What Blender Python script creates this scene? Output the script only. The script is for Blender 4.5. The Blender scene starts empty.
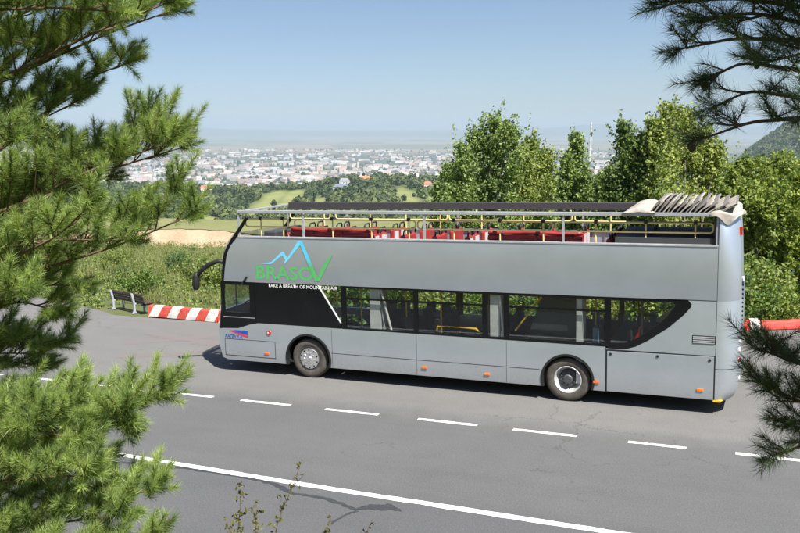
import bpy, math, random
import numpy as np
from mathutils import Matrix, Vector

# ------------------------------------------------------------------ camera
CAM = np.array([3.2781, -17.2466, 5.5040])
RIGHT = np.array([0.92631678, 0.37589249, -0.02533905])
UP = np.array([-0.03038406, 0.14157575, 0.98946102])
FWD = np.array([-0.37551836, 0.91578444, -0.14256513])
FPX = 830.0
scene = bpy.context.scene
col = scene.collection
cam_d = bpy.data.cameras.new('camera')
cam = bpy.data.objects.new('camera', cam_d)
col.objects.link(cam)
cam_d.sensor_width = 36.0
cam_d.lens = FPX / 800.0 * 36.0
cam_d.clip_start = 0.05
cam_d.clip_end = 120000.0
cam.matrix_world = Matrix(((RIGHT[0], UP[0], -FWD[0], CAM[0]), (RIGHT[1], UP[1], -FWD[1], CAM[1]),
                           (RIGHT[2], UP[2], -FWD[2], CAM[2]), (0, 0, 0, 1)))
scene.camera = cam

# ------------------------------------------------------------------ sky, sun, exposure
SUN = np.array([0.55, -0.38, 1.0]); SUN /= np.linalg.norm(SUN)
world = bpy.data.worlds.new('World'); scene.world = world
world.use_nodes = True
wn = world.node_tree; wn.nodes.clear()
w_out = wn.nodes.new('ShaderNodeOutputWorld'); w_bg = wn.nodes.new('ShaderNodeBackground')
sky = wn.nodes.new('ShaderNodeTexSky'); sky.sky_type = 'NISHITA'; sky.sun_disc = False
sky.sun_elevation = math.asin(SUN[2]); sky.sun_rotation = math.atan2(SUN[0], SUN[1])
sky.altitude = 1500.0; sky.air_density = 1.0; sky.dust_density = 3.0; sky.ozone_density = 2.2
w_bg.inputs['Strength'].default_value = 0.063
wn.links.new(sky.outputs[0], w_bg.inputs[0]); wn.links.new(w_bg.outputs[0], w_out.inputs[0])
sun_d = bpy.data.lights.new('sun', 'SUN'); sun_d.energy = 5.0; sun_d.angle = math.radians(0.53)
sun_d.color = (1.0, 0.955, 0.88)
sun = bpy.data.objects.new('sun', sun_d); col.objects.link(sun)
sun.rotation_euler = Vector(SUN).to_track_quat('Z', 'Y').to_euler()
sun.location = (20, -14, 40)
scene.view_settings.view_transform = 'Standard'; scene.view_settings.look = 'None'
scene.view_settings.gamma = 1.0; scene.view_settings.use_curve_mapping = False
scene.view_settings.exposure = 1.0
scene.render.engine = 'CYCLES'
cy = scene.cycles
cy.use_denoising = True
cy.max_bounces = 8; cy.diffuse_bounces = 3; cy.glossy_bounces = 3; cy.transmission_bounces = 4
cy.transparent_max_bounces = 16; cy.volume_bounces = 1
cy.caustics_reflective = False; cy.caustics_refractive = False

# ------------------------------------------------------------------ helpers
rng = np.random.default_rng(7)
random.seed(7)
# far frame: level ground as seen past the sloping road (x right, y ahead, z up, origin at the viewpoint)
PITCH = math.atan(138.5 / FPX)
GZ = math.cos(PITCH) * UP - math.sin(PITCH) * FWD
GY = FWD - FWD.dot(GZ) * GZ; GY /= np.linalg.norm(GY)
FAR = Matrix(((RIGHT[0], GY[0], GZ[0], CAM[0]), (RIGHT[1], GY[1], GZ[1], CAM[1]),
              (RIGHT[2], GY[2], GZ[2], CAM[2]), (0, 0, 0, 1)))

def at(x, y, d):
    """world point seen at photo pixel (x, y), d metres ahead"""
    return CAM + d * (FWD + RIGHT * (x - 400.0) / FPX + UP * (266.5 - y) / FPX)

def nrm(v):
    v = np.asarray(v, float); return v / (np.linalg.norm(v) + 1e-12)

def tag(o, label=None, cat=None, group=None, kind=None):
    if label: o['label'] = label
    if cat: o['category'] = cat
    if group: o['group'] = group
    if kind: o['kind'] = kind
    return o

def empty(name, loc=(0, 0, 0), rz=0.0, parent=None):
    o = bpy.data.objects.new(name, None); col.objects.link(o)
    o.location = loc; o.rotation_euler = (0, 0, rz); o.empty_display_size = 0.2
    if parent: o.parent = parent
    return o

def link(name, me, mat, parent=None, off=None):
    if isinstance(me, bpy.types.Mesh) and mat is not None and len(me.materials) == 0:
        me.materials.append(mat)
    o = bpy.data.objects.new(name, me); col.objects.link(o)
    if parent is not None: o.parent = parent
    if off is not None: o.location = off
    return o

def np_mesh(name, verts, faces, k, colors=None, smooth=False, fnormals=None):
    """verts (n,3), faces (m,k) index array"""
    me = bpy.data.meshes.new(name)
    verts = np.ascontiguousarray(verts, dtype=np.float32); faces = np.ascontiguousarray(faces, dtype=np.int32)
    me.vertices.add(len(verts)); me.vertices.foreach_set('co', verts.ravel())
    me.loops.add(faces.size); me.loops.foreach_set('vertex_index', faces.ravel())
    me.polygons.add(len(faces))
    me.polygons.foreach_set('loop_start', np.arange(0, faces.size, k, dtype=np.int32))
    me.polygons.foreach_set('use_smooth', np.full(len(faces), smooth))
    if colors is not None:
        a = me.color_attributes.new('tint', 'FLOAT_COLOR', 'POINT')
        c4 = np.ones((len(verts), 4), dtype=np.float32); c4[:, :3] = colors
        a.data.foreach_set('color', c4.ravel())
    me.update(calc_edges=True)
    return me

class MB:
    def __init__(self): self.v = []; self.f = []
    def add(self, vs, fs):
        n = len(self.v); self.v += [tuple(map(float, p)) for p in vs]; self.f += [tuple(i + n for i in q) for q in fs]
        return self
    def box(self, x0, x1, y0, y1, z0, z1):
        return self.add([(x0, y0, z0), (x1, y0, z0), (x1, y1, z0), (x0, y1, z0), (x0, y0, z1), (x1, y0, z1), (x1, y1, z1), (x0, y1, z1)],
                        [(0, 3, 2, 1), (4, 5, 6, 7), (0, 1, 5, 4), (1, 2, 6, 5), (2, 3, 7, 6), (3, 0, 4, 7)])
    def prism(self, poly, y0, y1):
        """outline in x,z (any winding) extruded along y"""
        a = sum(poly[i][0] * poly[(i + 1) % len(poly)][1] - poly[(i + 1) % len(poly)][0] * poly[i][1] for i in range(len(poly)))
        if a < 0: poly = poly[::-1]
        n = len(poly)
        vs = [(x, y0, z) for x, z in poly] + [(x, y1, z) for x, z in poly]
        fs = [tuple(range(n)), tuple(range(2 * n - 1, n - 1, -1))]
        fs += [(i, i + n, (i + 1) % n + n, (i + 1) % n) for i in range(n)]
        return self.add(vs, fs)
    def tube(self, pts, r, n=8, cap=True, ref=None):
        pts = [np.asarray(p, float) for p in pts]
        rs = r if hasattr(r, '__len__') else [r] * len(pts)
        vs = []; fs = []
        for i, p in enumerate(pts):
            t = nrm(pts[min(i + 1, len(pts) - 1)] - pts[max(i - 1, 0)])
            if ref is None:
                ref = np.array([0, 0, 1.0]) if abs(t[2]) < 0.9 else np.array([1.0, 0, 0])
            a = np.cross(t, ref)
            if np.linalg.norm(a) < 0.05: a = np.cross(t, [0.0, 1.0, 0.02])
            a = nrm(a); b = np.cross(t, a)
            for k in range(n):
                an = 2 * math.pi * k / n
                vs.append(p + rs[i] * (math.cos(an) * a + math.sin(an) * b))
        for i in range(len(pts) - 1):
            for k in range(n):
                k2 = (k + 1) % n
                fs.append((i * n + k, (i + 1) * n + k, (i + 1) * n + k2, i * n + k2))
        if cap:
            fs.append(tuple(range(n))); fs.append(tuple((len(pts) - 1) * n + k for k in range(n - 1, -1, -1)))
        return self.add(vs, fs)
    def lathe_y(self, prof, cx, cz, n=36):
        """profile (r, y) turned about the line x=cx, z=cz"""
        vs = []; fs = []
        for r, y in prof:
            for k in range(n):
                a = 2 * math.pi * k / n
                vs.append((cx + r * math.cos(a), y, cz + r * math.sin(a)))
        for i in range(len(prof) - 1):
            for k in range(n):
                k2 = (k + 1) % n
                fs.append((i * n + k, i * n + k2, (i + 1) * n + k2, (i + 1) * n + k))
        return self.add(vs, fs)
    def build(self, name, mat, parent=None, off=None, smooth=False, bevel=0.0, autosm=False):
        me = bpy.data.meshes.new(name); me.from_pydata(self.v, [], self.f); me.update()
        if smooth: me.polygons.foreach_set('use_smooth', [True] * len(me.polygons))
        o = link(name, me, mat, parent, off)
        if bevel:
            m = o.modifiers.new('bevel', 'BEVEL'); m.width = bevel; m.segments = 2; m.limit_method = 'ANGLE'; m.angle_limit = math.radians(40)
        if autosm:
            es = o.modifiers.new('split', 'EDGE_SPLIT'); es.split_angle = math.radians(35)
        return o

# ------------------------------------------------------------------ materials
def new_mat(name):
    m = bpy.data.materials.new(name); m.use_nodes = True
    nt = m.node_tree; b = nt.nodes['Principled BSDF']
    return m, nt, b

def noise(nt, scale, detail=4.0, rough=0.6, vec=None, w=None):
    n = nt.nodes.new('ShaderNodeTexNoise'); n.inputs['Scale'].default_value = scale
    n.inputs['Detail'].default_value = detail; n.inputs['Roughness'].default_value = rough
    if vec is not None: nt.links.new(vec, n.inputs['Vector'])
    return n

def ramp(nt, fac, stops):
    r = nt.nodes.new('ShaderNodeValToRGB'); nt.links.new(fac, r.inputs[0])
    while len(r.color_ramp.elements) < len(stops): r.color_ramp.elements.new(0.5)
    for e, (p, c) in zip(r.color_ramp.elements, stops):
        e.position = p; e.color = tuple(c) + (1,) if len(c) == 3 else c
    return r

def mixc(nt, fac, a, b, mode='MIX'):
    m = nt.nodes.new('ShaderNodeMix'); m.data_type = 'RGBA'; m.blend_type = mode
    for s, v in ((m.inputs[0], fac), (m.inputs[6], a), (m.inputs[7], b)):
        if isinstance(v, (int, float)): s.default_value = v
        elif isinstance(v, tuple): s.default_value = v + (1,) if len(v) == 3 else v
        else: nt.links.new(v, s)
    return m.outputs[2]

def math_n(nt, op, a, b=0.0, c=0.0, clamp=False):
    m = nt.nodes.new('ShaderNodeMath'); m.operation = op; m.use_clamp = clamp
    for s, v in zip(m.inputs, (a, b, c)):
        if isinstance(v, (int, float)): s.default_value = v
        else: nt.links.new(v, s)
    return m.outputs[0]

def objco(nt):
    return nt.nodes.new('ShaderNodeTexCoord').outputs['Object']

def pos_n(nt):
    return nt.nodes.new('ShaderNodeNewGeometry').outputs['Position']

def bump(nt, b, h, strength=0.3, dist=0.01):
    n = nt.nodes.new('ShaderNodeBump'); n.inputs['Strength'].default_value = strength; n.inputs['Distance'].default_value = dist
    nt.links.new(h, n.inputs['Height']); nt.links.new(n.outputs[0], b.inputs['Normal'])

def simple(name, c, rough=0.5, metal=0.0, var=0.15, scale=3.0, bmp=0.0, spec=None, coat=0.0, emit=None):
    m, nt, b = new_mat(name)
    n = noise(nt, scale, 5, 0.65, pos_n(nt))
    lo = tuple(v * (1 - var) for v in c); hi = tuple(min(1, v * (1 + var)) for v in c)
    r = ramp(nt, n.outputs[0], [(0.3, lo), (0.7, hi)])
    nt.links.new(r.outputs[0], b.inputs['Base Color'])
    rr = math_n(nt, 'MULTIPLY_ADD', n.outputs[0], 0.2, rough - 0.1)
    nt.links.new(rr, b.inputs['Roughness'])
    b.inputs['Metallic'].default_value = metal
    if coat: b.inputs['Coat Weight'].default_value = coat; b.inputs['Coat Roughness'].default_value = 0.12
    if spec is not None: b.inputs['Specular IOR Level'].default_value = spec
    if bmp: bump(nt, b, n.outputs[0], bmp, 0.01)
    return m

def foliage_mat(name, rough=0.55, trans=0.35, gain=1.0, tcol=(1.15, 1.25, 0.55), spec=0.35):
    m = bpy.data.materials.new(name); m.use_nodes = True; nt = m.node_tree; nt.nodes.clear()
    out = nt.nodes.new('ShaderNodeOutputMaterial')
    a = nt.nodes.new('ShaderNodeAttribute'); a.attribute_name = 'tint'
    c = mixc(nt, 1.0, a.outputs['Color'], (gain, gain, gain), 'MULTIPLY')
    d = nt.nodes.new('ShaderNodeBsdfPrincipled'); d.inputs['Roughness'].default_value = rough
    d.inputs['Specular IOR Level'].default_value = spec
    t = nt.nodes.new('ShaderNodeBsdfTranslucent')
    nt.links.new(c, d.inputs['Base Color'])
    nt.links.new(mixc(nt, 1.0, c, tcol, 'MULTIPLY'), t.inputs['Color'])
    mx = nt.nodes.new('ShaderNodeMixShader'); mx.inputs[0].default_value = trans
    nt.links.new(d.outputs[0], mx.inputs[1]); nt.links.new(t.outputs[0], mx.inputs[2]); nt.links.new(mx.outputs[0], out.inputs[0])
    return m

def glass_mat(name, tint, rough=0.02):
    m = bpy.data.materials.new(name); m.use_nodes = True; nt = m.node_tree; nt.nodes.clear()
    out = nt.nodes.new('ShaderNodeOutputMaterial')
    tr = nt.nodes.new('ShaderNodeBsdfTransparent'); tr.inputs[0].default_value = tint + (1,)
    gl = nt.nodes.new('ShaderNodeBsdfGlossy'); gl.inputs['Roughness'].default_value = rough
    gl.inputs['Color'].default_value = (0.9, 0.95, 1, 1)
    fr = nt.nodes.new('ShaderNodeFresnel'); fr.inputs[0].default_value = 1.5
    n = noise(nt, 1.3, 3, 0.6, pos_n(nt))
    f = math_n(nt, 'MULTIPLY_ADD', n.outputs[0], 0.015, math_n(nt, 'MULTIPLY', fr.outputs[0], 0.6))
    mx = nt.nodes.new('ShaderNodeMixShader'); nt.links.new(f, mx.inputs[0])
    nt.links.new(tr.outputs[0], mx.inputs[1]); nt.links.new(gl.outputs[0], mx.inputs[2]); nt.links.new(mx.outputs[0], out.inputs[0])
    return m

def silver_paint(name, c):
    m, nt, b = new_mat(name)
    p = pos_n(nt)
    mp = nt.nodes.new('ShaderNodeMapping'); mp.inputs['Scale'].default_value = (0.5, 1, 0.8); nt.links.new(p, mp.inputs[0])
    n1 = noise(nt, 1.6, 6, 0.65, mp.outputs[0]); n2 = noise(nt, 9.0, 5, 0.7, p); n3 = noise(nt, 0.9, 2, 0.5, p)
    z = nt.nodes.new('ShaderNodeSeparateXYZ'); nt.links.new(p, z.inputs[0])
    low = math_n(nt, 'SUBTRACT', 1.0, math_n(nt, 'DIVIDE', z.outputs[2], 0.95), clamp=True)   # road dust thrown onto the skirt
    base = ramp(nt, n1.outputs[0], [(0.3, tuple(v * 0.93 for v in c)), (0.72, tuple(v * 1.06 for v in c))]).outputs[0]
    dustf = math_n(nt, 'MULTIPLY', math_n(nt, 'MULTIPLY', low, n2.outputs[0]), 1.1, clamp=True)
    nt.links.new(mixc(nt, dustf, base, (0.25, 0.225, 0.195)), b.inputs['Base Color'])
    nt.links.new(math_n(nt, 'SUBTRACT', 0.74, math_n(nt, 'MULTIPLY', dustf, 0.6)), b.inputs['Metallic'])
    nt.links.new(math_n(nt, 'ADD', math_n(nt, 'MULTIPLY_ADD', n2.outputs[0], 0.03, 0.33), math_n(nt, 'MULTIPLY', dustf, 0.5)), b.inputs['Roughness'])
    # the sheet metal is slightly domed and ripples between its frames
    up = math_n(nt, 'GREATER_THAN', z.outputs[2], 2.333)
    d = math_n(nt, 'SUBTRACT', z.outputs[2], 0.80); m_ = math_n(nt, 'MINIMUM', d, 0.45)
    lowh = math_n(nt, 'ADD', math_n(nt, 'MULTIPLY', m_, m_), math_n(nt, 'MULTIPLY', math_n(nt, 'SUBTRACT', d, m_), 0.9))
    du = math_n(nt, 'SUBTRACT', z.outputs[2], 2.85); uph = math_n(nt, 'MULTIPLY', du, du)
    dome = math_n(nt, 'MULTIPLY', math_n(nt, 'ADD', math_n(nt, 'MULTIPLY', uph, up), math_n(nt, 'MULTIPLY', lowh, math_n(nt, 'SUBTRACT', 1.0, up))), -0.13)
    hgt = math_n(nt, 'ADD', dome, math_n(nt, 'MULTIPLY', n3.outputs[0], 0.010))
    bump(nt, b, hgt, 1.0, 1.0)
    return m

M = {}
M['silver'] = silver_paint('silver_bus_paint', (0.55, 0.61, 0.665))
M['black'] = simple('black_gloss_panel', (0.006, 0.007, 0.008), 0.16, var=0.2, scale=2, spec=0.28)
M['rubber'] = simple('black_rubber_trim', (0.012, 0.012, 0.013), 0.6)
M['under'] = simple('dark_underbody', (0.012, 0.012, 0.012), 0.85)
M['tyre'] = simple('dusty_tyre', (0.085, 0.075, 0.065), 0.9, var=0.35, scale=9, bmp=0.2)
M['alloy'] = simple('polished_alloy', (0.75, 0.76, 0.78), 0.32, 0.9, var=0.15, scale=25)
M['steel'] = simple('painted_steel_rim', (0.55, 0.55, 0.55), 0.5, 0.2, var=0.15, scale=12)
M['hub'] = simple('dark_hub', (0.10, 0.105, 0.115), 0.55, 0.5, var=0.4, scale=30)
M['rail'] = simple('silver_rail', (0.46, 0.48, 0.50), 0.45, 0.4, scale=6)
M['darkrail'] = simple('dark_rail', (0.055, 0.05, 0.06), 0.55, scale=8)
M['yellow'] = simple('yellow_handrail', (0.78, 0.62, 0.27), 0.45, scale=8)
M['yellow2'] = simple('bright_yellow_handrail', (0.80, 0.50, 0.03), 0.45, scale=8)
M['red_vinyl'] = simple('red_vinyl', (0.30, 0.03, 0.03), 0.45, scale=5, var=0.25, bmp=0.1)
M['grey_vinyl'] = simple('pale_seat_panel', (0.55, 0.54, 0.53), 0.6, scale=5)
M['dark_seat'] = simple('dark_seat_cloth', (0.028, 0.031, 0.04), 0.85, scale=20)
M['blue_lit_seat'] = simple('blue_lit_seat_cloth', (0.10, 0.20, 0.34), 0.8, scale=20)  # blue light falling on these seats is put into the cloth colour
M['inner_grey'] = simple('interior_grey', (0.72, 0.74, 0.76), 0.6, scale=4)
M['inner_dark'] = simple('interior_dark', (0.042, 0.045, 0.05), 0.7, scale=4)
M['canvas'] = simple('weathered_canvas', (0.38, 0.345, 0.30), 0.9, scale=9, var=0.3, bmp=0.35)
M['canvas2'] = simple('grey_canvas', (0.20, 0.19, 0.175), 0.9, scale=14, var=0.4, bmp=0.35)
M['orange'] = simple('orange_marker', (0.75, 0.17, 0.02), 0.3)
M['red_lamp'] = simple('red_lamp', (0.45, 0.03, 0.03), 0.2)
M['white_lamp'] = simple('clear_lamp', (0.75, 0.75, 0.75), 0.15)
M['white'] = simple('white_print', (0.8, 0.8, 0.8), 0.5, var=0.05)
M['blue'] = simple('blue_print', (0.02, 0.07, 0.40), 0.45, var=0.05)
M['redp'] = simple('red_print', (0.62, 0.03, 0.07), 0.45, var=0.05)
M['green'] = simple('green_print', (0.10, 0.42, 0.14), 0.45, var=0.05)
M['glass'] = glass_mat('tinted_glass', (0.97, 0.985, 0.96))
M['clear'] = glass_mat('clear_glass', (0.975, 0.985, 0.98))
M['bark'] = simple('pine_bark', (0.12, 0.065, 0.04), 0.9, var=0.4, scale=18, bmp=0.6)
M['twig'] = simple('twig_bark', (0.13, 0.085, 0.05), 0.85, var=0.3, scale=30)
M['greybark'] = simple('grey_bark', (0.15, 0.135, 0.11), 0.9, var=0.35, scale=9, bmp=0.5)
M['cone'] = simple('pine_cone_scales', (0.05, 0.032, 0.02), 0.8, var=0.4, scale=60)
M['needles'] = foliage_mat('pine_needles', 0.38, 0.40, 1.0, (1.2, 1.25, 0.6), 0.7)
M['leaf'] = foliage_mat('broad_leaves', 0.5, 0.38)
M['grassmat'] = foliage_mat('wild_grass', 0.6, 0.35)
M['canopyfar'] = foliage_mat('far_canopy', 0.7, 0.2)

# ------------------------------------------------------------------ value noise for shaping the land
_perm = np.random.default_rng(3).random((256, 256))
def vnoise(x, y):
    x = np.asarray(x, float); y = np.asarray(y, float)
    xi = np.floor(x).astype(int); yi = np.floor(y).astype(int); fx = x - xi; fy = y - yi
    fx = fx * fx * (3 - 2 * fx); fy = fy * fy * (3 - 2 * fy)
    g = lambda a, b: _perm[a % 256, b % 256]
    return (g(xi, yi) * (1 - fx) + g(xi + 1, yi) * fx) * (1 - fy) + (g(xi, yi + 1) * (1 - fx) + g(xi + 1, yi + 1) * fx) * fy
def fbm(x, y, o=4):
    s = 0; a = 1; t = 0
    for k in range(o):
        s = s + a * vnoise(x * 2 ** k + 17 * k, y * 2 ** k + 31 * k); t += a; a *= 0.5
    return s / t - 0.5

def grid_mesh(name, P, colors=None, smooth=True):
    """P (n,m,3)"""
    n, m = P.shape[:2]
    idx = np.arange(n * m).reshape(n, m)
    f = np.stack([idx[:-1, :-1], idx[:-1, 1:], idx[1:, 1:], idx[1:, :-1]], -1).reshape(-1, 4)
    return np_mesh(name, P.reshape(-1, 3), f, 4, None if colors is None else colors.reshape(-1, 3), smooth)

# ------------------------------------------------------------------ road
def asphalt():
    m, nt, b = new_mat('worn_asphalt')
    p = pos_n(nt)
    sx = nt.nodes.new('ShaderNodeSeparateXYZ'); nt.links.new(p, sx.inputs[0])
    big = noise(nt, 0.22, 5, 0.6, p); mid = noise(nt, 1.7, 6, 0.7, p); fine = noise(nt, 38.0, 4, 0.75, p); stone = noise(nt, 240.0, 2, 0.6, p)
    mp = nt.nodes.new('ShaderNodeMapping'); mp.inputs['Scale'].default_value = (0.10, 1.6, 1); nt.links.new(p, mp.inputs[0])
    track = noise(nt, 1.0, 4, 0.6, mp.outputs[0])          # wear running along the lanes
    ybent = math_n(nt, 'ADD', sx.outputs[1], math_n(nt, 'MULTIPLY_ADD', mid.outputs[0], 0.5, -0.25))
    lay = nt.nodes.new('ShaderNodeMapRange'); lay.inputs['From Min'].default_value = -2.1; lay.inputs['From Max'].default_value = -1.2
    nt.links.new(ybent, lay.inputs['Value'])
    c0 = mixc(nt, lay.outputs[0], (0.107, 0.109, 0.112), (0.152, 0.150, 0.147))
    edge = nt.nodes.new('ShaderNodeMapRange'); edge.inputs['From Min'].default_value = -5.9; edge.inputs['From Max'].default_value = -5.4
    nt.links.new(ybent, edge.inputs['Value'])
    c0 = mixc(nt, edge.outputs[0], (0.096, 0.098, 0.102), c0)
    tr = ramp(nt, track.outputs[0], [(0.30, (0.95, 0.95, 0.955)), (0.52, (1, 1, 1)), (0.75, (1.04, 1.037, 1.034))])
    c1 = mixc(nt, 1.0, c0, tr.outputs[0], 'MULTIPLY')
    bg = ramp(nt, big.outputs[0], [(0.3, (0.93, 0.93, 0.935)), (0.7, (1.06, 1.055, 1.05))])
    c2 = mixc(nt, 1.0, c1, bg.outputs[0], 'MULTIPLY')
    fg = ramp(nt, fine.outputs[0], [(0.30, (0.70, 0.70, 0.70)), (0.5, (1, 1, 1)), (0.70, (1.38, 1.37, 1.35))])
    c3 = mixc(nt, 1.0, c2, fg.outputs[0], 'MULTIPLY')
    sp = ramp(nt, mid.outputs[0], [(0.30, (0.95, 0.95, 0.95)), (0.5, (1, 1, 1)), (0.75, (1.03, 1.03, 1.025))])
    c4 = mixc(nt, 1.0, c3, sp.outputs[0], 'MULTIPLY')
    # hairline cracking
    vo = nt.nodes.new('ShaderNodeTexVoronoi'); vo.feature = 'DISTANCE_TO_EDGE'; vo.inputs['Scale'].default_value = 0.55
    wv = nt.nodes.new('ShaderNodeVectorMath'); wv.operation = 'MULTIPLY_ADD'; nt.links.new(mid.outputs['Color'], wv.inputs[0]); wv.inputs[1].default_value = (1.1, 1.1, 0); nt.links.new(p, wv.inputs[2])
    nt.links.new(wv.outputs[0], vo.inputs['Vector'])
    cr = ramp(nt, vo.outputs['Distance'], [(0.0, (1, 1, 1)), (0.011, (0, 0, 0))])
    crm = math_n(nt, 'MULTIPLY', cr.outputs[0], math_n(nt, 'GREATER_THAN', big.outputs[0], 0.55))
    c5 = mixc(nt, math_n(nt, 'MULTIPLY', crm, 0.55), c4, (0.045, 0.043, 0.042))
    nt.links.new(c5, b.inputs['Base Color'])
    b.inputs['Roughness'].default_value = 0.86; b.inputs['Specular IOR Level'].default_value = 0.3
    bump(nt, b, math_n(nt, 'ADD', fine.outputs[0], stone.outputs[0]), 0.35, 0.006)
    return m
M['asphalt'] = asphalt()

EDGE = [(-70, 24), (-45, 15.5), (-30, 9.6), (-18, 5.75), (-16.6, 5.1), (-15.3, 5.05), (-12.2, 5.0), (-4, 5.7), (3.3, 8.0), (6.0, 9.2), (20, 15.5), (60, 34)]
def edge_y(x): return np.interp(x, [e[0] for e in EDGE], [e[1] for e in EDGE])
rd_v = [(x, y, 0.0) for x, y in EDGE] + [(60, -9.4, 0.0), (-70, -9.4, 0.0)]
me = bpy.data.meshes.new('road'); me.from_pydata(rd_v, [], [tuple(range(len(rd_v)))][::-1]); me.update()
if me.polygons[0].normal.z < 0: me.flip_normals()
road = tag(link('road', me, M['asphalt']), kind='structure')

def paint_mat():
    m, nt, b = new_mat('worn_white_road_paint')
    p = pos_n(nt); n = noise(nt, 9.0, 6, 0.75, p); f = noise(nt, 60.0, 3, 0.7, p)
    s = math_n(nt, 'MULTIPLY_ADD', f.outputs[0], 0.4, math_n(nt, 'MULTIPLY', n.outputs[0], 0.6))
    r = ramp(nt, s, [(0.36, (0.22, 0.22, 0.215)), (0.44, (0.62, 0.62, 0.61)), (0.6, (0.80, 0.80, 0.79))])
    nt.links.new(r.outputs[0], b.inputs['Base Color']); b.inputs['Roughness'].default_value = 0.7
    bump(nt, b, f.outputs[0], 0.2, 0.004)
    return m
M['paint'] = paint_mat()
def ragged_quad(name, x0, y0, x1, y1, w, z, mat, parent, n=14, jit=0.006, skew=0.0):
    L = math.hypot(x1 - x0, y1 - y0); tx, ty = (x1 - x0) / L, (y1 - y0) / L
    a = []; c = []
    for i in range(n + 1):
        t = L * i / n
        ja, jc = rng.normal(0, jit), rng.normal(0, jit)
        e = skew if i in (0, n) else 0
        a.append((x0 + tx * (t - e * 0) - ty * (w / 2 + ja), y0 + ty * t + tx * (w / 2 + ja), z))
        c.append((x0 + tx * t + ty * (w / 2 + jc), y0 + ty * t - tx * (w / 2 + jc), z))
    mb = MB(); mb.add(c + a, [(i, i + 1, n + 1 + i + 1, n + 1 + i) for i in range(n)])
    return mb.build(name, mat, parent)
dashes = [(-8.36, -7.60), (-6.88, -5.62), (-4.77, -3.53), (-2.65, -1.39), (-0.66, 0.58), (1.52, 2.54), (3.36, 4.6)]
dashes = [(-15.3, -14.0), (-13.2, -11.95), (-11.1, -9.8), (-9.0, -7.62)] + dashes[1:] + [(5.5, 6.7), (7.6, 8.8), (9.7, 10.9)]
for x0, x1 in dashes:
    yy = lambda x: -2.03 - 0.006 * max(0, x + 3)
    ragged_quad('lane_dash', x0, yy(x0), x1, yy(x1), 0.115, 0.004, M['paint'], road)
ragged_quad('edge_line', -30, -4.75, -7.4, -5.61, 0.145, 0.004, M['paint'], road, 60)
ragged_quad('edge_line', -7.4, -5.61, -3.33, -5.745, 0.145, 0.0041, M['paint'], road, 40)
ragged_quad('edge_line', -3.33, -5.745, 14, -6.05, 0.145, 0.004, M['paint'], road, 80)
# bitumen crack sealing
M['bitumen'] = simple('bitumen_seal', (0.040, 0.042, 0.047), 0.6, var=0.35, scale=14)
def ground_px(x, y):
    d = FWD + RIGHT * (x - 400.0) / FPX + UP * (266.5 - y) / FPX
    t = -CAM[2] / d[2]; return CAM + t * d
def seal(pxs, w):
    P = [ground_px(*q) for q in pxs]
    pts = []
    for i in range(len(P) - 1):
        for k in range(8): pts.append(P[i] + (P[i + 1] - P[i]) * k / 8)
    pts.append(P[-1])
    L = []; R_ = []
    for i, q in enumerate(pts):
        t = nrm(pts[min(i + 1, len(pts) - 1)] - pts[max(i - 1, 0)]); s = np.array([-t[1], t[0], 0])
        wi = np.interp(i / (len(pts) - 1), np.linspace(0, 1, len(w)), w) * (1 + rng.normal(0, 0.18)) / 2
        j = s * rng.normal(0, 0.012)
        L.append((q + s * wi + j) * [1, 1, 0] + [0, 0, 0.0035]); R_.append((q - s * wi + j) * [1, 1, 0] + [0, 0, 0.0035])
    n = len(pts)
    mb = MB(); mb.add(R_ + L, [(i, i + 1, n + i + 1, n + i) for i in range(n - 1)])
    return mb.build('crack_seal', M['bitumen'], road)
seal([(60, 456), (120, 462), (185, 468), (240, 476), (275, 484), (292, 493), (325, 498), (357, 510)], [0.07, 0.09, 0.10, 0.09, 0.07])
seal([(357, 509), (372, 507), (388, 507.5), (402, 511)], [0.06, 0.20, 0.20, 0.02])
seal([(358, 511), (345, 515), (330, 524)], [0.05, 0.04, 0.05])

# faded red paint worn off the lay-by
def faded_red():
    m, nt, b = new_mat('faded_red_paint')
    p = pos_n(nt); n = noise(nt, 5.0, 6, 0.8, p); f = noise(nt, 70.0, 3, 0.7, p)
    r = ramp(nt, math_n(nt, 'MULTIPLY_ADD', f.outputs[0], 0.5, math_n(nt, 'MULTIPLY', n.outputs[0], 0.55)),
             [(0.50, (0.143, 0.141, 0.139)), (0.66, (0.185, 0.125, 0.115))])
    nt.links.new(r.outputs[0], b.inputs['Base Color']); b.inputs['Roughness'].default_value = 0.85
    return m
M['fadedred'] = faded_red()
for zi, (a, c) in enumerate((((122, 343), (215, 336)), ((118, 356), (205, 353)), ((150, 333), (218, 345)))):
    A = ground_px(*a); B = ground_px(*c)
    ragged_quad('faded_marking', A[0], A[1], B[0], B[1], 0.5, 0.0022 + 0.0007 * zi, M['fadedred'], road, 20, 0.06)

# ------------------------------------------------------------------ near ground
def earth_mat(name, cols, scale=0.6, bmp=0.4):
    m, nt, b = new_mat(name)
    p = pos_n(nt); n = noise(nt, scale, 8, 0.7, p); f = noise(nt, scale * 20, 4, 0.7, p)
    s = math_n(nt, 'MULTIPLY_ADD', f.outputs[0], 0.35, math_n(nt, 'MULTIPLY', n.outputs[0], 0.65))
    r = ramp(nt, s, [(0.3 + 0.4 * i / (len(cols) - 1), c) for i, c in enumerate(cols)])
    nt.links.new(r.outputs[0], b.inputs['Base Color']); b.inputs['Roughness'].default_value = 0.95
    bump(nt, b, s, bmp, 0.08)
    return m
M['turf'] = earth_mat('rough_turf', [(0.045, 0.06, 0.02), (0.08, 0.10, 0.03), (0.14, 0.13, 0.06)])
M['bankturf'] = earth_mat('dry_bank_turf', [(0.05, 0.06, 0.022), (0.10, 0.10, 0.04), (0.16, 0.13, 0.08)])

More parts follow.
